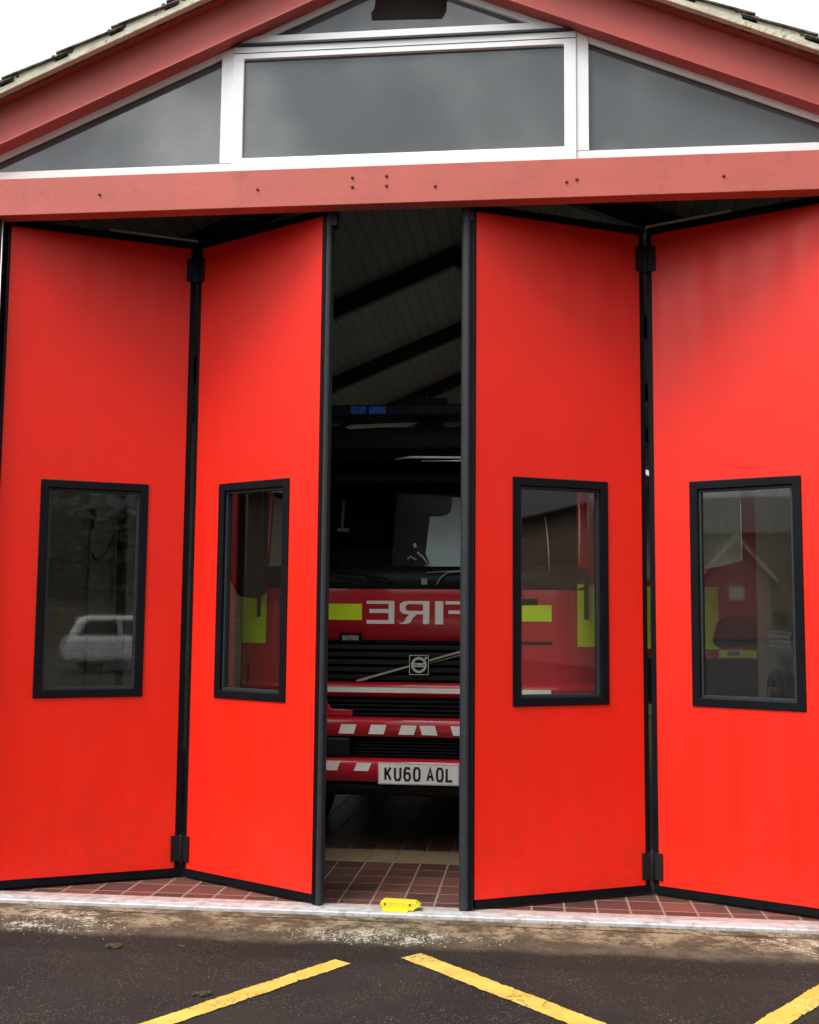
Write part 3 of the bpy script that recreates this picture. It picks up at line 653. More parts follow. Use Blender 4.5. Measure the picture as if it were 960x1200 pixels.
stroke(b, [(e0.x+.032, e0.z+.032), (e0.x+.048, e0.z+.048)], .008, xz, YF-.043, YF-.036); b.prism([(e0.x+.036, e0.z+.052), (e0.x+.052, e0.z+.052), (e0.x+.052, e0.z+.036)], xz, YF-.044, YF-.036)
b.build('emblem_ring', M['chrome'], em)
b = B(); text(b, 'VOLVO', e0.x-.040, e0.z-.006, .0130, .012, .0036, .0028, xz, YF-.0475, YF-.0465); b.build('emblem_letters', M['ink'], em)
# front panel: mirrored FIRE, hi-vis patches, slot lamp
def mtext(pxs, word='E'): pass
b = B(); zt, zl = T(470, 704.2, YF-.004).z, T(470, 731.2, YF-.004).z; H = zt-zl; th = H*.235
def mirr(glyph, xl_px, xr_px):          # glyph drawn mirrored between two pixel columns on the panel plane
    x0, x1 = T(xl_px, 717, YF-.004).x, T(xr_px, 717, YF-.004).x; w = x1-x0; y0, y1 = YF-.006, YF-.001
    R = lambda a0, a1, c0, c1: b.prism([(x1-a0*w, zl+c0*H), (x1-a1*w, zl+c0*H), (x1-a1*w, zl+c1*H), (x1-a0*w, zl+c1*H)], xz, y0, y1)
    st_ = .033*.0+.21
    if glyph == 'E': R(0, st_, 0, 1); R(st_, 1, .865, 1); R(st_, .9, .47, .64); R(st_, 1, 0, .16)
    if glyph == 'F': R(0, st_, 0, 1); R(st_, 1, .865, 1); R(st_, .88, .45, .60)
    if glyph == 'I': R(0, 1, 0, 1)
    if glyph == 'R':
        R(0, st_, 0, 1); R(st_, .70, .865, 1); R(st_, .70, .42, .57)
        P_ = [(.70, 1), (.86, .97), (.98, .87), (.99, .72), (.97, .56), (.86, .45), (.70, .42), (.70, .57), (.76, .60), (.79, .68), (.79, .77), (.75, .84), (.70, .865)]
        b.prism([(x1-a*w, zl+c*H) for a, c in P_], xz, y0, y1)
        b.prism([(x1-a*w, zl+c*H) for a, c in [(.42, .42), (.66, .42), (.76, .28), (.84, .08), (.98, .045), (1.0, 0), (.78, 0), (.64, .05), (.56, .24)]], xz, y0, y1)
mirr('E', 429.8, 462.3); mirr('R', 468, 503.3); mirr('I', 510, 519.5); mirr('F', 522, 553)
b.build('fire_lettering', M['fwhite'], fe, label='large white letters spelling FIRE in mirror writing')
for sg in (-1, 1):
    b = B(); s0, s1 = sorted((sg*.37, sg*.845)); band(b, s0, s1, [(1.487, 0), (1.591, 0)], .004); b.build('reflective_patch', M['hivis'], fe)
    b = B(); s0, s1 = sorted((sg*1.0, sg*1.64)); band(b, s0, s1, [(1.33, 0), (1.725, 0)], .004, lambda s, z: False); b.build('reflective_patch', M['hivis'], fe)
p0, p1 = T(398, 753), T(424.5, 742); b = B(); b.box(p0.x, p1.x, YF-.012, YF-.001, p0.z, p1.z); sl0 = b.build('slot_lamp', M['fdark'], fe, bevel=.004)
b = B(); b.box(p0.x+.018, p1.x-.02, YF-.016, YF-.0125, p0.z+.016, p1.z-.014); b.build('lens', M['lamp'], sl0, bevel=.003)
p0, p1 = T(600, 709, YF), T(630, 702, YF); b = B(); b.box(p0.x, p1.x, YF-.008, YF-.001, p0.z, p1.z); bd = b.build('badge', M['fdark'], fe, bevel=.002)
b = B(); q = T(608.5, 706, YF); 
for st_ in GL['y']: stroke(b, [(q.x+.016*a, q.z-.004+.03*c) for a, c in st_], .006, xz, YF-.0095, YF-.0083)
b.build('badge_letter', M['fwhite'], bd)
# strip under grille
b = B(); band(b, -1.3, 1.3, [(.998, .0), (1.06, -.02), (1.092, -.004)], .002); b.build('lower_panel', M['fred'], fe, solid=.01)
b = B(); b.box(XT-.82, XT+.84, YF-.0215, YF-.014, 1.027, 1.062); b.build('white_stripe', M['fwhite'], fe)
# lower grille, bumper pieces
b = B(); b.box(XT-1.1, XT+1.1, YF+.05, YF+.07, .42, .998); b.build('bumper_back', M['fdark'], fe)
b = B()
for k in range(4): z = .885+k*.027; b.box(XT-.62, XT+.62, YF+.0, YF+.045, z, z+.010)
b.build('lower_grille', M['fblack'], fe)
for sg in (-1, 1):
    P_ = [(-.42, .873), (-.42, .915), (-.56, .920), (-.575, .945), (-.60, .972), (-1.0, .98), (-1.0, .873)]
    b = B(); b.prism([(XT-sg*a if sg > 0 else XT+a, c) for a, c in P_] if sg < 0 else [(XT-a, c) for a, c in P_], xz, YF-.02, YF+.04); b.build('bumper_step', M['fred'], fe, bevel=.006)
b = B(); band(b, -1.45, 1.45, [(.748, .02), (.752, -.03), (.84, -.036), (.868, -.02), (.874, .03)], .012); b.build('upper_bumper', M['fred'], fe, solid=.012)
b = B(); band(b, -1.45, 1.45, [(.465, .04), (.470, -.03), (.58, -.036), (.61, -.018), (.617, .04)], .012); b.build('lower_bumper', M['fred'], fe, solid=.012)
b = B(); band(b, -1.40, 1.40, [(.37, .06), (.40, .0), (.466, -.0)], .0); b.build('bumper_lip', M['fblack'], fe, solid=.012)
b = B()
for k in range(6): z = .628+k*.02; b.box(XT-.40, XT+.40, YF+.01, YF+.045, z, z+.007)
b.build('bumper_mesh', M['fblack'], fe)
for sg in (-1, 1):
    b = B(); x0, x1 = sorted((XT+sg*.43, XT+sg*.98)); b.box(x0, x1, YF-.032, YF+.05, .621, .745); fl = b.build('fog_lamp', M['fblack'], fe, bevel=.018)
    b = B(); x0, x1 = sorted((XT+sg*.72, XT+sg*.9)); b.box(x0, x1, YF-.036, YF-.0325, .64, .725); b.build('lens', M['lamp'], fl, bevel=.002)
    b = B(); s0, s1 = sorted((sg*.88, sg*1.3)); band(b, s0, s1, [(.885, 0), (.99, 0)], .004); b.build('headlight', M['lamp'], fe)
YB = YF-.0505
def chev(z0, z1, x_left, w, lean, yb=None):
    yb = yb or YB; b = B(); b.prism([(x_left-lean, z0), (x_left-lean+w, z0), (x_left+w, z1), (x_left, z1)], xz, yb, yb+.004); b.build('chevron_marking', M['fwhite'], fe)
zq0, zq1 = T(470, 861, YB).z, T(470, 850, YB).z
for k in range(0, 5): chev(zq0, zq1, T(470.4, 850, YB).x-.1925*k, .098, .018)
for k in range(0, 5): chev(zq0, zq1, T(491.5, 850, YB).x+.197*k, .098, -.018)
z0_, z1_ = T(425, 903.5, YB).z, T(425, 894, YB).z
for k in range(0, 4): chev(z0_, z1_, T(418.3, 894, YB).x-.200*k, .092, .020)
for k in range(0, 4): chev(z0_, z1_, T(543, 894, YB).x+.200*k, .092, -.020)
# number plate
pa = T(443, 919, YB-.012); pb = T(538.3, 896, YB-.012)
b = B(); b.box(pa.x, pb.x, YB-.012, YB-.002, pa.z, pb.z); pl = b.build('number_plate', M['plate'], fe, bevel=.003)
PWd, PH = pb.x-pa.x, pb.z-pa.z; cw = .050*PWd/.52*1.06
b = B(); sc = PWd/.52
xe = text(b, 'KU60', pa.x+.040*sc, pa.z+PH*.16, .050*sc, PH*.68, .0115*sc, .0150*sc, xz, YB-.0135, YB-.0122)
text(b, 'AOL', xe+.024*sc, pa.z+PH*.16, .050*sc, PH*.68, .0115*sc, .0150*sc, xz, YB-.0135, YB-.0122); b.build('plate_letters', M['ink'], pl)
b = B(); b.ring(ident, pa.x+.004, pb.x-.004, pa.z+.004, pb.z-.004, pa.x+.006, pb.x-.006, pa.z+.006, pb.z-.006, YB-.0128, YB-.0122); b.build('plate_border', M['redtext'], pl)
# roof: visor with modelled glint lines, pale strip for the roof gap, light bar
b = B(); band(b, -1.05, 1.05, [(2.505, -.04), (2.52, -.13), (2.60, -.05), (2.62, .10)], .0); b.build('sun_visor', M['fdark'], fe, solid=.012)
zz = T(500, 536, YF-.13).z
b = B(); b.tube([(T(463, 538, YF-.14).x, YF-.14, zz-.012), (T(480, 535, YF-.14).x, YF-.142, zz), (T(541, 537, YF-.14).x, YF-.142, zz-.004), (XT+.6, YF-.14, zz-.02)], [.003, .008, .008, .003], 8)
b.tube([(T(494, 540, YF-.14).x, YF-.138, zz-.024), (T(541, 540, YF-.14).x, YF-.138, zz-.024), (XT+.55, YF-.138, zz-.03)], [.004, .005, .003], 8); b.build('visor_glint', M['chrome'], fe)  # thin tubes drawing the bright reflections along the visor edge
YL = YF+.12; zl0, zl1 = T(470, 487, YL).z, T(470, 473.5, YL).z
lb = B(); lb.box(XT-.92, XT+.92, YL, YL+.28, zl0, zl1); lbo = lb.build('light_bar', M['bluedark'], fe, bevel=.012)
for xx0, xx1 in ((411.5, 429.5), (432.5, 452)):
    b = B(); x0, x1 = T(xx0, 480, YL).x, T(xx1, 480, YL).x; b.box(x0, x1, YL-.006, YL-.001, zl0+.012, zl1-.012); b.build('blue_lens', M['blue'], lbo, bevel=.003)
for px in (475, 498, 520): b = B(); x0 = T(px, 480, YL).x; b.box(x0, x0+.004, YL-.002, YL-.0005, zl0+.006, zl1-.006); b.build('bar_seam', M['fdark'], lbo)
b = B(); x0, x1 = T(466, 465, YL+.5).x, T(524, 465, YL+.5).x; z0, z1 = T(490, 472, YL+.5).z, T(490, 466.5, YL+.5).z
b.box(x0, x1, YL+.5, YL+.8, z0, z1); xm = T(494, 463, YL+.5).x; b.box(xm-.02, xm+.03, YL+.55, YL+.7, z1, z1+.03); b.box(XT-.1, XT+.1, YL+.5, YL+.7, 2.66, z0); b.build('roof_monitor', M['fblack'], fe)
b = B(); b.prism(pxpoly([(404, 501), (410, 498), (489, 495), (478, 499.5), (448, 500.5), (409, 502.5)], YF+.3), xz, YF+.30, YF+.32); b.build('pale_gap_strip', M['fwhite'], fe)  # pale strip for the brightness in the gap under the light bar
b = B(); b.box(XT-.95, XT+.95, YF+.34, YF+.40, 2.60, 2.80); b.build('roof_plinth', M['fblack'], fe)
# cab interior
b = B(); b.prism([(.05, 1.5), (.05, 1.78), (.30, 1.82), (.42, 1.74), (.46, 1.5)], lambda a, c, d: Vector((d, YF+a, c)), XT-1.08, XT+1.08); b.build('dashboard', M['fblack'], fe, bevel=.01)
b = B(); R0 = .21; cx_, cz_, cy_ = XT-.52, 1.80, YF+.50; pts = [(cx_+R0*math.cos(a), cy_-.10*math.sin(a)*-1, cz_+R0*.82*math.sin(a)) for a in [2*math.pi*k/28 for k in range(29)]]
b.tube(pts, .014, 8, False); b.tube([(cx_-.2, cy_, cz_), (cx_+.2, cy_, cz_)], .012, 8); b.tube([(cx_, cy_, cz_), (cx_, cy_+.02, cz_-.2)], .03, 8); b.build('steering_wheel', M['fblack'], fe)
for sx_ in (-.52, .05, .58):
    b = B(); b.box(XT+sx_-.24, XT+sx_+.24, YF+.85, YF+1.35, 1.25, 1.40); b.box(XT+sx_-.23, XT+sx_+.23, YF+1.30, YF+1.42, 1.40, 2.05); b.box(XT+sx_-.13, XT+sx_+.13, YF+1.29, YF+1.39, 2.07, 2.27); b.build('cab_seat', M['seat'], fe, bevel=.03)
b = B(); b.tube([T(403, 585, YF+.55), T(401, 620, YF+.55)], .012, 8); b.box(T(396, 621, YF+.55).x, T(409, 621, YF+.55).x, YF+.53, YF+.57, T(400, 623, YF+.55).z, T(400, 619, YF+.55).z); b.build('grab_rail', M['grey'], fe)
# wipers
b = B(); yw = lambda z: YF+.03+(z-1.83)*.23-.03
def wp(*pp): return [(T(x, y, YF).x, yw(T(x, y, YF).z), T(x, y, YF).z) for x, y in pp]
b.tube(wp((392, 669), (425, 671), (455, 679)), .006, 6); b.tube(wp((430, 676), (462, 683)), .009, 6); b.tube(wp((462, 683), (395, 676)), .004, 6); b.build('wiper', M['fblack'], fe)
b = B(); b.tube(wp((512, 685), (517, 677), (524, 671), (541, 669.5), (575, 668)), .006, 6); b.tube(wp((500, 671), (600, 665)), .004, 6); b.build('wiper', M['grey'], fe)
b = B(); b.tube(wp((638.5, 603), (641, 620), (643, 645), (644, 671)), [.002, .004, .004, .002], 6); b.build('wiper', M['chrome'], fe)  # slim pale upright line on the right of the windscreen
b = B(); b.box(T(494, 690, YF).x, T(501, 690, YF).x, YF-.012, YF-.002, T(497, 685, YF).z, T(497, 678, YF).z); b.build('washer_jet', M['grey'], fe)
# mirrors
for sg in (-1, 1):
    mx_ = XT-1.085 if sg < 0 else XT+1.30
    b = B(); pc = [(mx_-.10, 2.36), (mx_+.10, 2.36), (mx_+.115, 2.2), (mx_+.115, 1.66), (mx_+.07, 1.62), (mx_-.05, 1.63), (mx_-.115, 1.74), (mx_-.12, 2.2)]
    if sg > 0: pc = [(2*mx_-a, c) for a, c in pc]
    b.prism(pc, xz, YF-.22, YF-.10); m_ = b.build('mirror', M['fblack'], fe, bevel=.02)
    b = B(); b.tube([(mx_, YF-.15, 2.38), (mx_, YF-.1, 2.46), (XT+sg*1.0, YF+.3, 2.50)], .015, 8); b.build('mirror_arm', M['fblack'], m_); b = B(); b.tube([(mx_, YF-.12, 1.70), (XT+sg*1.12, YF+.3, 1.68)], .013, 8); b.build('mirror_arm', M['fblack'], m_)
# open cab door on the right, outer face forward
hx, hy = XT+FL+CA+.005, YF+.44; ex, ey = hx+.93, hy-.02
du_ = Vector((ex-hx, ey-hy, 0)).normalized(); nn_ = Vector((du_.y, -du_.x, 0))
def md(x, n, z):      # x in metres along the building x axis
    return Vector((hx, hy, 0))+du_*((x-hx)/du_.x)+nn_*n+Vector((0, 0, z))
YD = hy-.02
zD = lambda py: T(800, py, YD).z
xD = lambda px: T(px, 740, YD).x
b = B(); b.prism([(hx, .95), (ex, .95), (ex, 1.86), (ex, 2.47), (ex-.09, 2.47), (ex-.09, 1.90), (ex-.20, 1.87), (hx+.06, 1.74), (hx+.06, 2.44), (hx, 2.44)], lambda a, c, d: md(a, d, c), -.05, 0)
dr = b.build('open_cab_door', M['fred'], fe, bevel=.006)
b = B(); b.box(hx+.06, ex-.09, -.045, -.005, 2.42, 2.465, lambda x, n, z: md(x, n, z)); b.build('door_head', M['fred'], dr)
b = B(); b.prism([(hx+.06, 1.74), (ex-.20, 1.87), (ex-.09, 1.90), (ex-.09, 2.42), (hx+.06, 2.42)], lambda a, c, d: md(a, d, c), -.03, -.024); b.build('door_glass', M['wind'], dr)
b = B(); b.box(hx+.03, xD(842.5), .002, .005, zD(760.5), zD(687.5), md); b.build('reflective_patch', M['hivis'], dr)
b = B(); x0, x1 = xD(835), ex-.005; z0, z1 = zD(757.5), zD(723)
b.prism([(x0+.035, z0), (x1, z0+.004), (x1, z1), (x0+.07, z1), (x0+.03, z1-.035), (x0, z0+.05), (x0+.005, z0+.02)], lambda a, c, d: md(a, d, c), .0055, .014); b.build('handle', M['fblack'], dr, bevel=.003)
b = B(); b.box(xD(842.5), ex-.012, .002, .006, zD(770), zD(761), md); b.build('reflective_strip', M['hivis'], dr)
b = B(); b.box(xD(852), xD(866), .0065, .009, zD(768), zD(762.5), md); b.build('latch', M['lamp'], dr)
b = B(); b.box(hx+.02, ex-.01, .002, .012, .97, zD(772), md); b.build('kick_panel', M['fblack'], dr)
# crew body, chassis, wheels
b = B(); b.box(XT-1.22, XT+1.22, YF+2.05, YF+6.3, .72, 2.62); bo = b.build('locker_body', M['fred'], fe, bevel=.02)
b = B(); b.box(XT-1.18, XT+1.18, YF+2.1, YF+6.25, 2.622, 2.64); b.build('roof_plate', M['alum'], bo)
for sg in (-1, 1):
    for k in range(3):
        x = XT+sg*1.2215; b = B(); b.box(min(x, x+sg*.01), max(x, x+sg*.01), YF+2.2+k*1.35, YF+3.4+k*1.35, 1.15, 2.45); b.build('roller_shutter', M['chrome'], bo)
b = B(); b.box(XT-.45, XT+.45, YF+.15, YF+6.2, .45, .74); b.build('chassis', M['fdark'], fe)  # plain dark block behind the nose, there to stop light
b = B(); b.box(XT-1.15, XT+1.15, YF+.12, YF+1.9, .74, 1.2); b.build('cab_floor', M['fdark'], fe)
for sg in (-1, 1):
    for yy in (1.2, 4.7):
        x = XT+sg*.92; b = B(); c0 = Vector((x, YF+yy, .47)); wv = Vector((sg*.14, 0, 0))
        b.tube([c0-wv, c0-wv*.8, c0+wv*.8, c0+wv], [.40, .47, .47, .40], 28); w_ = b.build('wheel', M['tyre'], fe)
        b = B(); b.tube([c0+wv*.9, c0+wv*1.03, c0+wv*1.06], [.27, .25, .1], 24); b.build('rim', M['rim'], w_)
# pieces lying in the windscreen: pale sheet standing in for an unidentified bright shape, small banded item on the dash
YC = YF+.32
b = B(); zpale = T(530, 669, YC).z; b.prism(pxpoly([(501.7, 603.3), (515.8, 602.7), (522, 600.5), (525.5, 597.5), (527, 594), (527.7, 579), (565, 580), (565, 669), (496.5, 669.4)], YC), lambda a, c, d: Vector((a, d+(c-zpale)*.38, c)), YC, YC+.008)
tag(b.build('notched_stand_in', M['palegrey']), 'pale grey stand-in sheet for the notched bright shape in the windscreen', 'board')
t = thing('hand_torch', 'black and white banded hand torch on the dashboard in front of the pale notched shape', 'torch', tuple(T(490, 664, YC-.06)))
YT = YC-.06
b = B(); b.tube([T(483, 634, YT), T(488, 642, YT), T(496, 651, YT), T(500, 661, YT)], [.012, .016, .02, .022], 10); b.tube([T(482, 660, YT), T(484, 652, YT)], [.03, .026], 10); b.build('body', M['fblack'], t)
b = B(); b.tube([T(487, 642, YT-.02), T(485.5, 637, YT-.02)], .009, 8); b.tube([T(489, 647, YT-.02), T(496, 653, YT-.02), T(501, 660, YT-.02)], .006, 8); b.tube([T(477.5, 655, YT-.03), T(481, 652, YT-.03), T(488, 656, YT-.03)], .005, 8); b.build('white_band', M['fwhite'], t)

# ------------------------------------------------------------------ things on the bay walls
XW = -3.9
t = thing('wall_conduit', 'grey conduit with a hanging black cable on the left bay wall', 'conduit', tuple(atx(104, 700, XW)))
W_ = lambda px, py, d=.03: atx(px, py, XW+d)
p1, p2 = W_(106, 608), W_(103, 800); b = B(); b.tube([(XW+.03, p1.y, .3), (XW+.03, p1.y, p1.z)], .014, 10); b.build('pipe', M['grey'], t)
b = B(); 
for z in (1.2, 1.75, 2.1, p1.z): b.box(XW, XW+.05, p1.y-.03, p1.y+.03, z-.012, z+.012)
b.build('pipe_clip', M['grey'], t)
b = B(); c0 = W_(110, 602, .06); b.tube([c0-Vector((.05, 0, 0)), c0+Vector((.03, 0, 0))], [.055, .05], 14); b.tube([W_(110, 603, .06), W_(108, 620, .06)], .015, 8); b.build('socket', M['fblack'], t)
b = B(); b.tube([W_(108, 648), W_(111, 655), W_(117, 656), W_(125, 648), W_(132, 634), W_(138, 615), W_(142, 595)], .009, 8); b.build('cable', M['fblack'], t)
t = thing('black_drainpipe', 'black vertical pipe on the left bay wall right of the conduit', 'pipe', tuple(atx(140, 700, XW)))
p1 = W_(140, 600); b = B(); b.tube([(XW+.07, p1.y, .1), (XW+.07, p1.y, 3.5)], .05, 12); b.build('pipe', M['fblack'], t)
b = B(); b.box(XW, XW+.13, p1.y-.06, p1.y+.06, 1.0, 1.06); b.box(XW, XW+.13, p1.y-.06, p1.y+.06, 2.6, 2.66); b.build('bracket', M['fblack'], t)
p1, p2 = W_(150, 578), W_(165, 598); b = B(); b.box(XW, XW+.03, p1.y, p2.y+.5, p2.z, p1.z); tag(b.build('wall_board', M['bluedark'], None, bevel=.004), 'dark blue board high on the left bay wall', 'board')
t = thing('radiator', 'low cream ribbed radiator against the left bay wall', 'radiator', (XW, atx(118, 795, XW).y, .6))
p1, p2 = W_(116, 797), W_(170, 788); y0, y1 = p1.y, p2.y+.3; zt = p1.z+.06
b = B()
k = 0
while y0+k*.05 < y1: b.box(XW+.02, XW+.07, y0+k*.05, y0+k*.05+.03, .45, zt); k += 1
b.build('fin_bank', M['radi'], t, bevel=.006)
b = B(); b.box(XW+.005, XW+.019, y0-.02, y1+.02, .5, zt-.03); b.build('back_plate', M['radi'], t)
XRw = 2.198
V_ = lambda px, py, d=.0: atx(px, py, XRw-d)
pa_, pb_ = V_(911, 739), V_(930, 769)
t = thing('control_box', 'dark glass fronted control box on the cream right bay wall', 'control box', tuple(pb_))
ya, yb = sorted((pa_.y, pb_.y)); b = B(); b.box(XRw-.08, XRw, ya-.35, yb, pb_.z, pa_.z); bx = b.build('casing', M['panel'], t, bevel=.006)
b = B()
for k in range(3): b.box(XRw-.088, XRw-.0805, ya-.3, yb-.04, pb_.z+.06+k*.045, pb_.z+.085+k*.045)
b.build('display', M['lamp'], t)
b = B(); zc = V_(918, 778).z; yy0 = V_(918, 778).y
mpw = lambda a, c, d: Vector((XRw-d, yy0-(a), c))
text(b, 'FIRE', 0, zc-.035, .065, .08, .02, .012, mpw, .0, .004)
tag(b.build('wall_lettering', M['redtext']), 'small red letters FIRE below the control box on the cream wall', 'lettering')
cc = V_(930, 822); t = thing('hose_reel', 'dark round hose reel hanging low on the cream right bay wall', 'hose reel', tuple(cc))
for nm, rr, wd in (('hose', .24, .028),):
    b = B()
    for off in (.05, .10, .15): b.tube([(XRw-off, cc.y+rr*math.cos(a), cc.z+rr*math.sin(a)) for a in [2*math.pi*k/32 for k in range(33)]], .026, 8, False)
    b.build(nm, M['fblack'], t)
b = B(); b.tube([(XRw-.2, cc.y, cc.z), (XRw, cc.y, cc.z)], [.12, .12], 24); b.build('drum', M['redtext'], t)

# ------------------------------------------------------------------ across the yard, seen in the glass; trees and brick buildings added to darken reflections
def box_at(name, m, parent, o, ang, x0, x1, y0, y1, z0, z1, bev=0.):
    b = B(); ca, sa = math.cos(ang), math.sin(ang)
    b.box(x0, x1, y0, y1, z0, z1, lambda x, y, z: Vector((o[0]+x*ca-y*sa, o[1]+x*sa+y*ca, z))); return b.build(name, m, parent, bevel=bev)
co = (12.35, -19.75); ca_ = math.radians(28)
car = thing('parked_car', 'white hatchback parked across the yard, seen as a reflection in the left window', 'car', (co[0], co[1], 0))
cmp_ = lambda a, c, d: Vector((co[0]+a*math.cos(ca_)-d*math.sin(ca_), co[1]+a*math.sin(ca_)+d*math.cos(ca_), c))
b = B(); b.prism([(-2.05, .28), (-2.1, .62), (-2.06, .90), (-1.95, .96), (1.2, .99), (1.95, .84), (2.1, .6), (2.12, .3)], cmp_, -.86, .86); b.build('body', M['carwhite'], car, bevel=.13)
b = B(); b.prism([(-2.0, .95), (-1.74, 1.42), (-1.45, 1.50), (.3, 1.50), (1.25, .98)], cmp_, -.74, .74); b.build('cabin', M['carwhite'], car, bevel=.11)
b = B(); b.prism([(-1.74, 1.0), (-1.50, 1.38), (-.78, 1.40), (-.70, 1.0)], cmp_, -.755, .755); b.build('side_glass', M['cardark'], car, bevel=.01)
b = B(); b.prism([(-.58, 1.0), (-.64, 1.40), (.2, 1.40), (.95, 1.0)], cmp_, -.755, .755); b.build('side_glass', M['cardark'], car, bevel=.01)
b = B(); b.prism([(-2.02, .99), (-1.79, 1.38), (-1.75, 1.38), (-1.96, .99)], cmp_, -.62, .62); b.build('rear_glass', M['cardark'], car)
for q in (-1.35, 1.3):
    for d_ in (-.80, .62):
        b = B(); c0 = cmp_(q, .31, d_); c1 = cmp_(q, .31, d_+.2); b.tube([c0, c1], .31, 20); b.build('wheel', M['tyre'], car)
for d_ in (-.78, .58): b = B(); b.prism([(-2.13, .7), (-2.02, .92), (-1.95, .92), (-2.05, .7)], cmp_, d_, d_+.2); b.build('tail_light', M['carred'], car)
ho = (-60.0, -64.5); ha = math.radians(-45)
h = thing('house', 'pink rendered house with a steep white edged gable across the yard', 'house', (ho[0], ho[1], 0))
hm = lambda a, c, d: Vector((ho[0]+a*math.cos(ha)-d*math.sin(ha), ho[1]+a*math.sin(ha)+d*math.cos(ha), c))
b = B(); b.prism([(-2.6, 0), (2.6, 0), (2.6, 5.2), (0, 8.2), (-2.6, 5.2)], hm, -8, 0); b.build('wall', M['pinkwall'], h)
for sg in (-1, 1):
    b = B(); b.prism([(0, 8.25), (sg*3.3, 4.45), (sg*3.3, 4.8), (0, 8.65)], hm, -8.3, .4); b.build('roof', M['slate'], h)
    b = B(); b.prism([(0, 8.25), (sg*3.3, 4.45), (sg*3.3, 4.85), (0, 8.7)], hm, .41, .5); b.build('bargeboard', M['cream'], h)
b = B(); b.prism([(-.6, 3.2), (.6, 3.2), (.6, 4.3), (-.6, 4.3)], hm, .01, .1); b.build('window', M['white'], h)
b = B(); b.prism([(-.5, 3.3), (.5, 3.3), (.5, 4.2), (-.5, 4.2)], hm, .101, .12); b.build('window_blind', M['palegrey'], h)
bw = thing('boundary_wall', 'long brown brick wall along the far side of the yard', 'wall', (0, -48, 0))
b = B(); b.box(-34, 46, -48.2, -48, 0, 2.2); b.build('wall', M['brick'], bw)
b = B(); b.box(-34, 46, -48.26, -47.94, 2.2, 2.3); b.build('coping', M['slate'], bw)
def tree(x, y, hgt, rad, lab, m, seed):  # unseen trees added as dark backdrop for the glass reflections
    rnd = random.Random(seed); t = thing('backdrop_tree', lab, 'tree', (x, y, 0), 'trees added beyond the yard wall for reflections')
    b = B(); b.tube([(x, y, 0), (x+.1, y, hgt*.3), (x, y+.1, hgt*.6), (x+.2, y, hgt*.9)], [.35, .25, .15, .04], 10)
    for k in range(7):
        a = k*.9+seed; z = hgt*(.3+.07*k); b.tube([(x, y, z), (x+rad*.5*math.cos(a), y+rad*.5*math.sin(a), z+hgt*.1), (x+rad*.85*math.cos(a), y+rad*.85*math.sin(a), z+hgt*.16)], [.12, .07, .02], 6)
    b.build('trunk', M['bark'], t)
    b = B(); cl = [(rnd.gauss(0, .42)*rad, rnd.gauss(0, .42)*rad, hgt*rnd.uniform(.2, .95), rad*rnd.uniform(.22, .42)) for _ in range(40)]
    vs, fs = [], []
    for cx, cy, cz, cr in cl:
        for k in range(130):
            v = Vector((rnd.gauss(0, 1), rnd.gauss(0, 1), rnd.gauss(0, 1))).normalized()*cr*rnd.uniform(.6, 1.05); p = Vector((x+cx, y+cy, cz))+v
            a = Vector((rnd.gauss(0, 1), rnd.gauss(0, 1), rnd.gauss(0, 1)))  .normalized()*.26; c = a.cross(Vector((rnd.random(), rnd.random(), rnd.random()))).normalized()*.22
            k0 = len(vs); vs += [p-a, p+c, p+a, p-c]; fs.append((k0, k0+1, k0+2, k0+3))
    b.add(vs, fs); b.build('crown', m, t)
tdat = [(-24, -52, 9, 4.2, 'added dark broadleaf tree behind the left end of the yard wall'), (-13, -55, 11, 5, 'added tall dark broadleaf tree behind the yard wall, tallest of the row'), (-3, -52, 8.5, 4.2, 'added rounded mid green tree behind the middle of the yard wall'),
 (8, -54, 10, 4.6, 'added broad dark tree behind the yard wall beyond the white car'), (19, -52, 9, 4.4, 'added light green tree behind the yard wall right of the white car'), (31, -54, 10.5, 5, 'added dark tree behind the right end of the yard wall')]
for i, (x, y, hh, rr, lab) in enumerate(tdat): tree(x, y, hh*1.15, rr*1.25, lab, M['leaf2'] if i in (2, 4) else M['leaf'], i+3)

def backdrop_barn(x, y, ang, ln, dp, hw, hr, lab, wm):  # unseen buildings added to block bright sky in the glass reflections
    t = thing('backdrop_building', lab, 'building', (x, y, 0)); ca, sa = math.cos(ang), math.sin(ang)
    mp = lambda a, d, c: Vector((x+a*ca-d*sa, y+a*sa+d*ca, c))
    b = B(); b.box(-ln/2, ln/2, 0, dp, 0, hw, mp); b.build('wall', wm, t)
    b = B(); b.prism([(-.4, hw+.002), (dp+.4, hw+.002), (dp/2, hr)], lambda a, c, d: mp(d, a, c), -ln/2-.3, ln/2+.3); b.build('roof', M['slate'], t)
    n = int(ln/3.5) if ln > 50 else 0
    for k in range(n):
        u = -ln/2+1.5+k*3.5; b = B(); b.box(u, u+1.3, -.04, -.002, 1.1, 2.3, mp); w_ = b.build('window', M['grid'], t)
        b = B(); b.box(u+.08, u+1.22, -.06, -.042, 1.18, 2.22, mp); b.build('pane', M['cardark'], w_)
backdrop_barn(-19, -5, math.radians(76), 26, 8, 4.2, 6.2, 'long low brown brick building added left of the yard as reflection backdrop', M['brick'])
backdrop_barn(27, -19, math.radians(-58), 34, 9, 5.2, 8.4, 'long brown brick building added right of the yard as reflection backdrop with a slate roof', M['brick'])
backdrop_barn(22, -60, math.radians(180), 60, 9, 8, 12, 'tall brown brick building added as reflection backdrop behind the trees and the white car', M['brick'])
backdrop_barn(-72, -76, math.radians(135), 70, 9, 10, 14, 'tall brown brick building added as reflection backdrop behind the pink house', M['brick'])
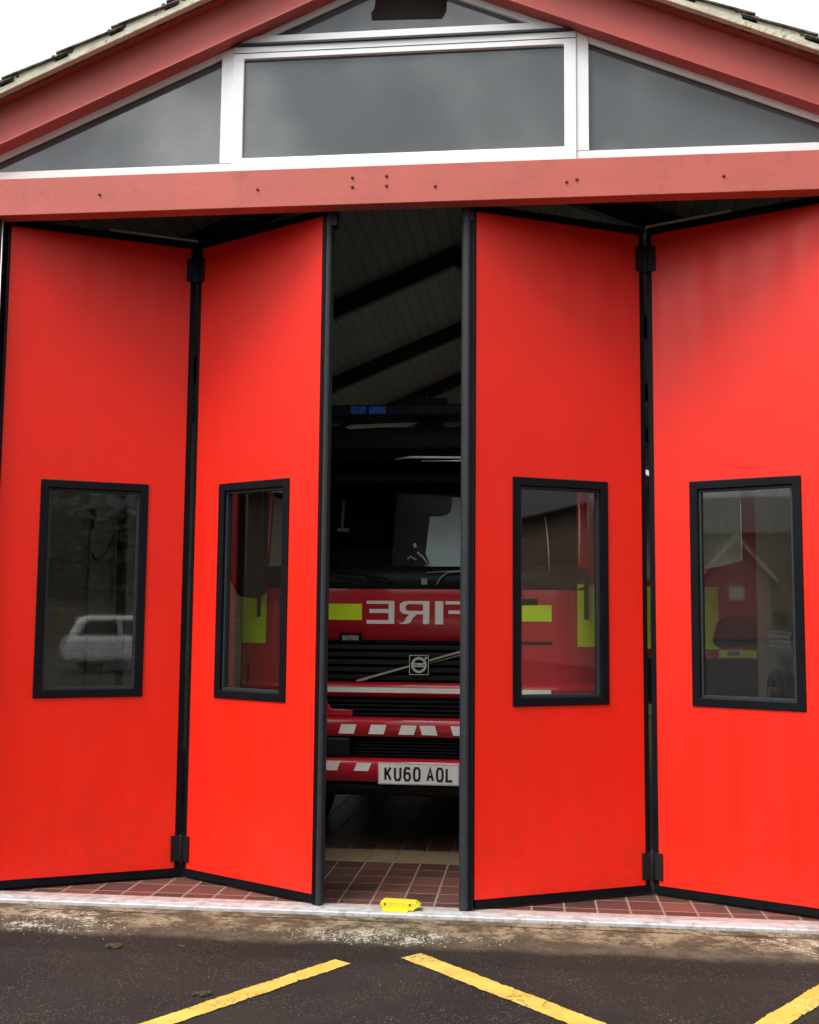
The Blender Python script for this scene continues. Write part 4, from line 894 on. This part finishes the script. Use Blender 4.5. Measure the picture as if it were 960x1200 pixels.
# ------------------------------------------------------------------ sky, sun, camera
w = bpy.data.worlds.new('World'); S.world = w; w.use_nodes = True
g = G(w); N, L = w.node_tree.nodes, w.node_tree.links; bg = N['Background']
SE, SA = math.radians(60), math.radians(222)             # sun high, in front of the doors and a little to the left of the camera
sky = N.new('ShaderNodeTexSky'); sky.sky_type = 'NISHITA'; sky.sun_disc = False; sky.sun_elevation = SE; sky.sun_rotation = SA; sky.dust_density = 3; sky.air_density = 1.0
hs = N.new('ShaderNodeHueSaturation'); hs.inputs['Saturation'].default_value = .10; hs.inputs['Value'].default_value = 2.1; L.new(sky.outputs[0], hs.inputs['Color'])
tc = N.new('ShaderNodeTexCoord'); n = g.noise(tc.outputs['Generated'], 4.2, 7, .55)
cl = g.mix(g.ramp(n, .45, .57), (.20, .215, .24), (1.15, 1.14, 1.12)); col = g.mix(1.0, hs.outputs[0], cl, 'MULTIPLY')
sy = N.new('ShaderNodeSeparateXYZ'); L.new(tc.outputs['Generated'], sy.inputs[0])
FL_ = g.m('MULTIPLY_ADD', g.ramp(sy.outputs[1], -.5, .4), .6, .35)      # heavier broken cloud on the yard side, even white behind the roof
flat0 = g.mix(g.ramp(g.m('MULTIPLY', g.N.new('ShaderNodeSeparateXYZ').outputs[1], 1.0), 0.0, 1.0) if False else FL_, col, (8.6, 8.65, 8.7))
spz = N.new('ShaderNodeSeparateXYZ'); L.new(tc.outputs['Generated'], spz.inputs[0])      # overcast sky: zenith brighter than the horizon
zen = g.m('MULTIPLY_ADD', g.m('MAXIMUM', spz.outputs[2], 0.0), 1.65, .40)
vd = N.new('ShaderNodeVectorMath'); vd.operation = 'DOT_PRODUCT'; L.new(tc.outputs['Generated'], vd.inputs[0]); vd.inputs[1].default_value = (-.62, -.62, .48)
glow = g.m('MULTIPLY_ADD', g.ramp(vd.outputs['Value'], .84, .99), 1.0, 1.0)     # thin bright cloud round the hidden sun
flat = g.mix(1.0, g.mix(1.0, flat0, zen, 'MULTIPLY'), glow, 'MULTIPLY')                   # cloud layer evens the sky out
L.new(flat, bg.inputs['Color']); bg.inputs['Strength'].default_value = .13
sd = bpy.data.lights.new('Sun', 'SUN'); sd.energy = 1.9; sd.angle = math.radians(30); sd.color = (1, .96, .9)
so = bpy.data.objects.new('Sun', sd); C.objects.link(so)
dirv = Vector((math.sin(SA)*math.cos(SE), math.cos(SA)*math.cos(SE), math.sin(SE))); so.rotation_euler = dirv.to_track_quat('Z', 'Y').to_euler()
cd = bpy.data.cameras.new('Camera'); co_ = bpy.data.objects.new('Camera', cd); C.objects.link(co_)
mt = Matrix((( RX.x, UX.x, -_F.x, CAM.x), (RX.y, UX.y, -_F.y, CAM.y), (RX.z, UX.z, -_F.z, CAM.z), (0, 0, 0, 1))); co_.matrix_world = mt
cd.sensor_fit = 'VERTICAL'; cd.sensor_height = 36; cd.lens = FPX/1200*36; cd.clip_end = 1000; cd.clip_start = .05
S.camera = co_
S.view_settings.view_transform = 'Standard'; S.view_settings.look = 'None'; S.view_settings.exposure = 0.08; S.view_settings.gamma = 1
S.view_settings.use_curve_mapping = False
S.render.engine = 'CYCLES'
S.cycles.max_bounces = 10; S.cycles.transparent_max_bounces = 16; S.cycles.diffuse_bounces = 5
S.render.resolution_x = 819; S.render.resolution_y = 1024
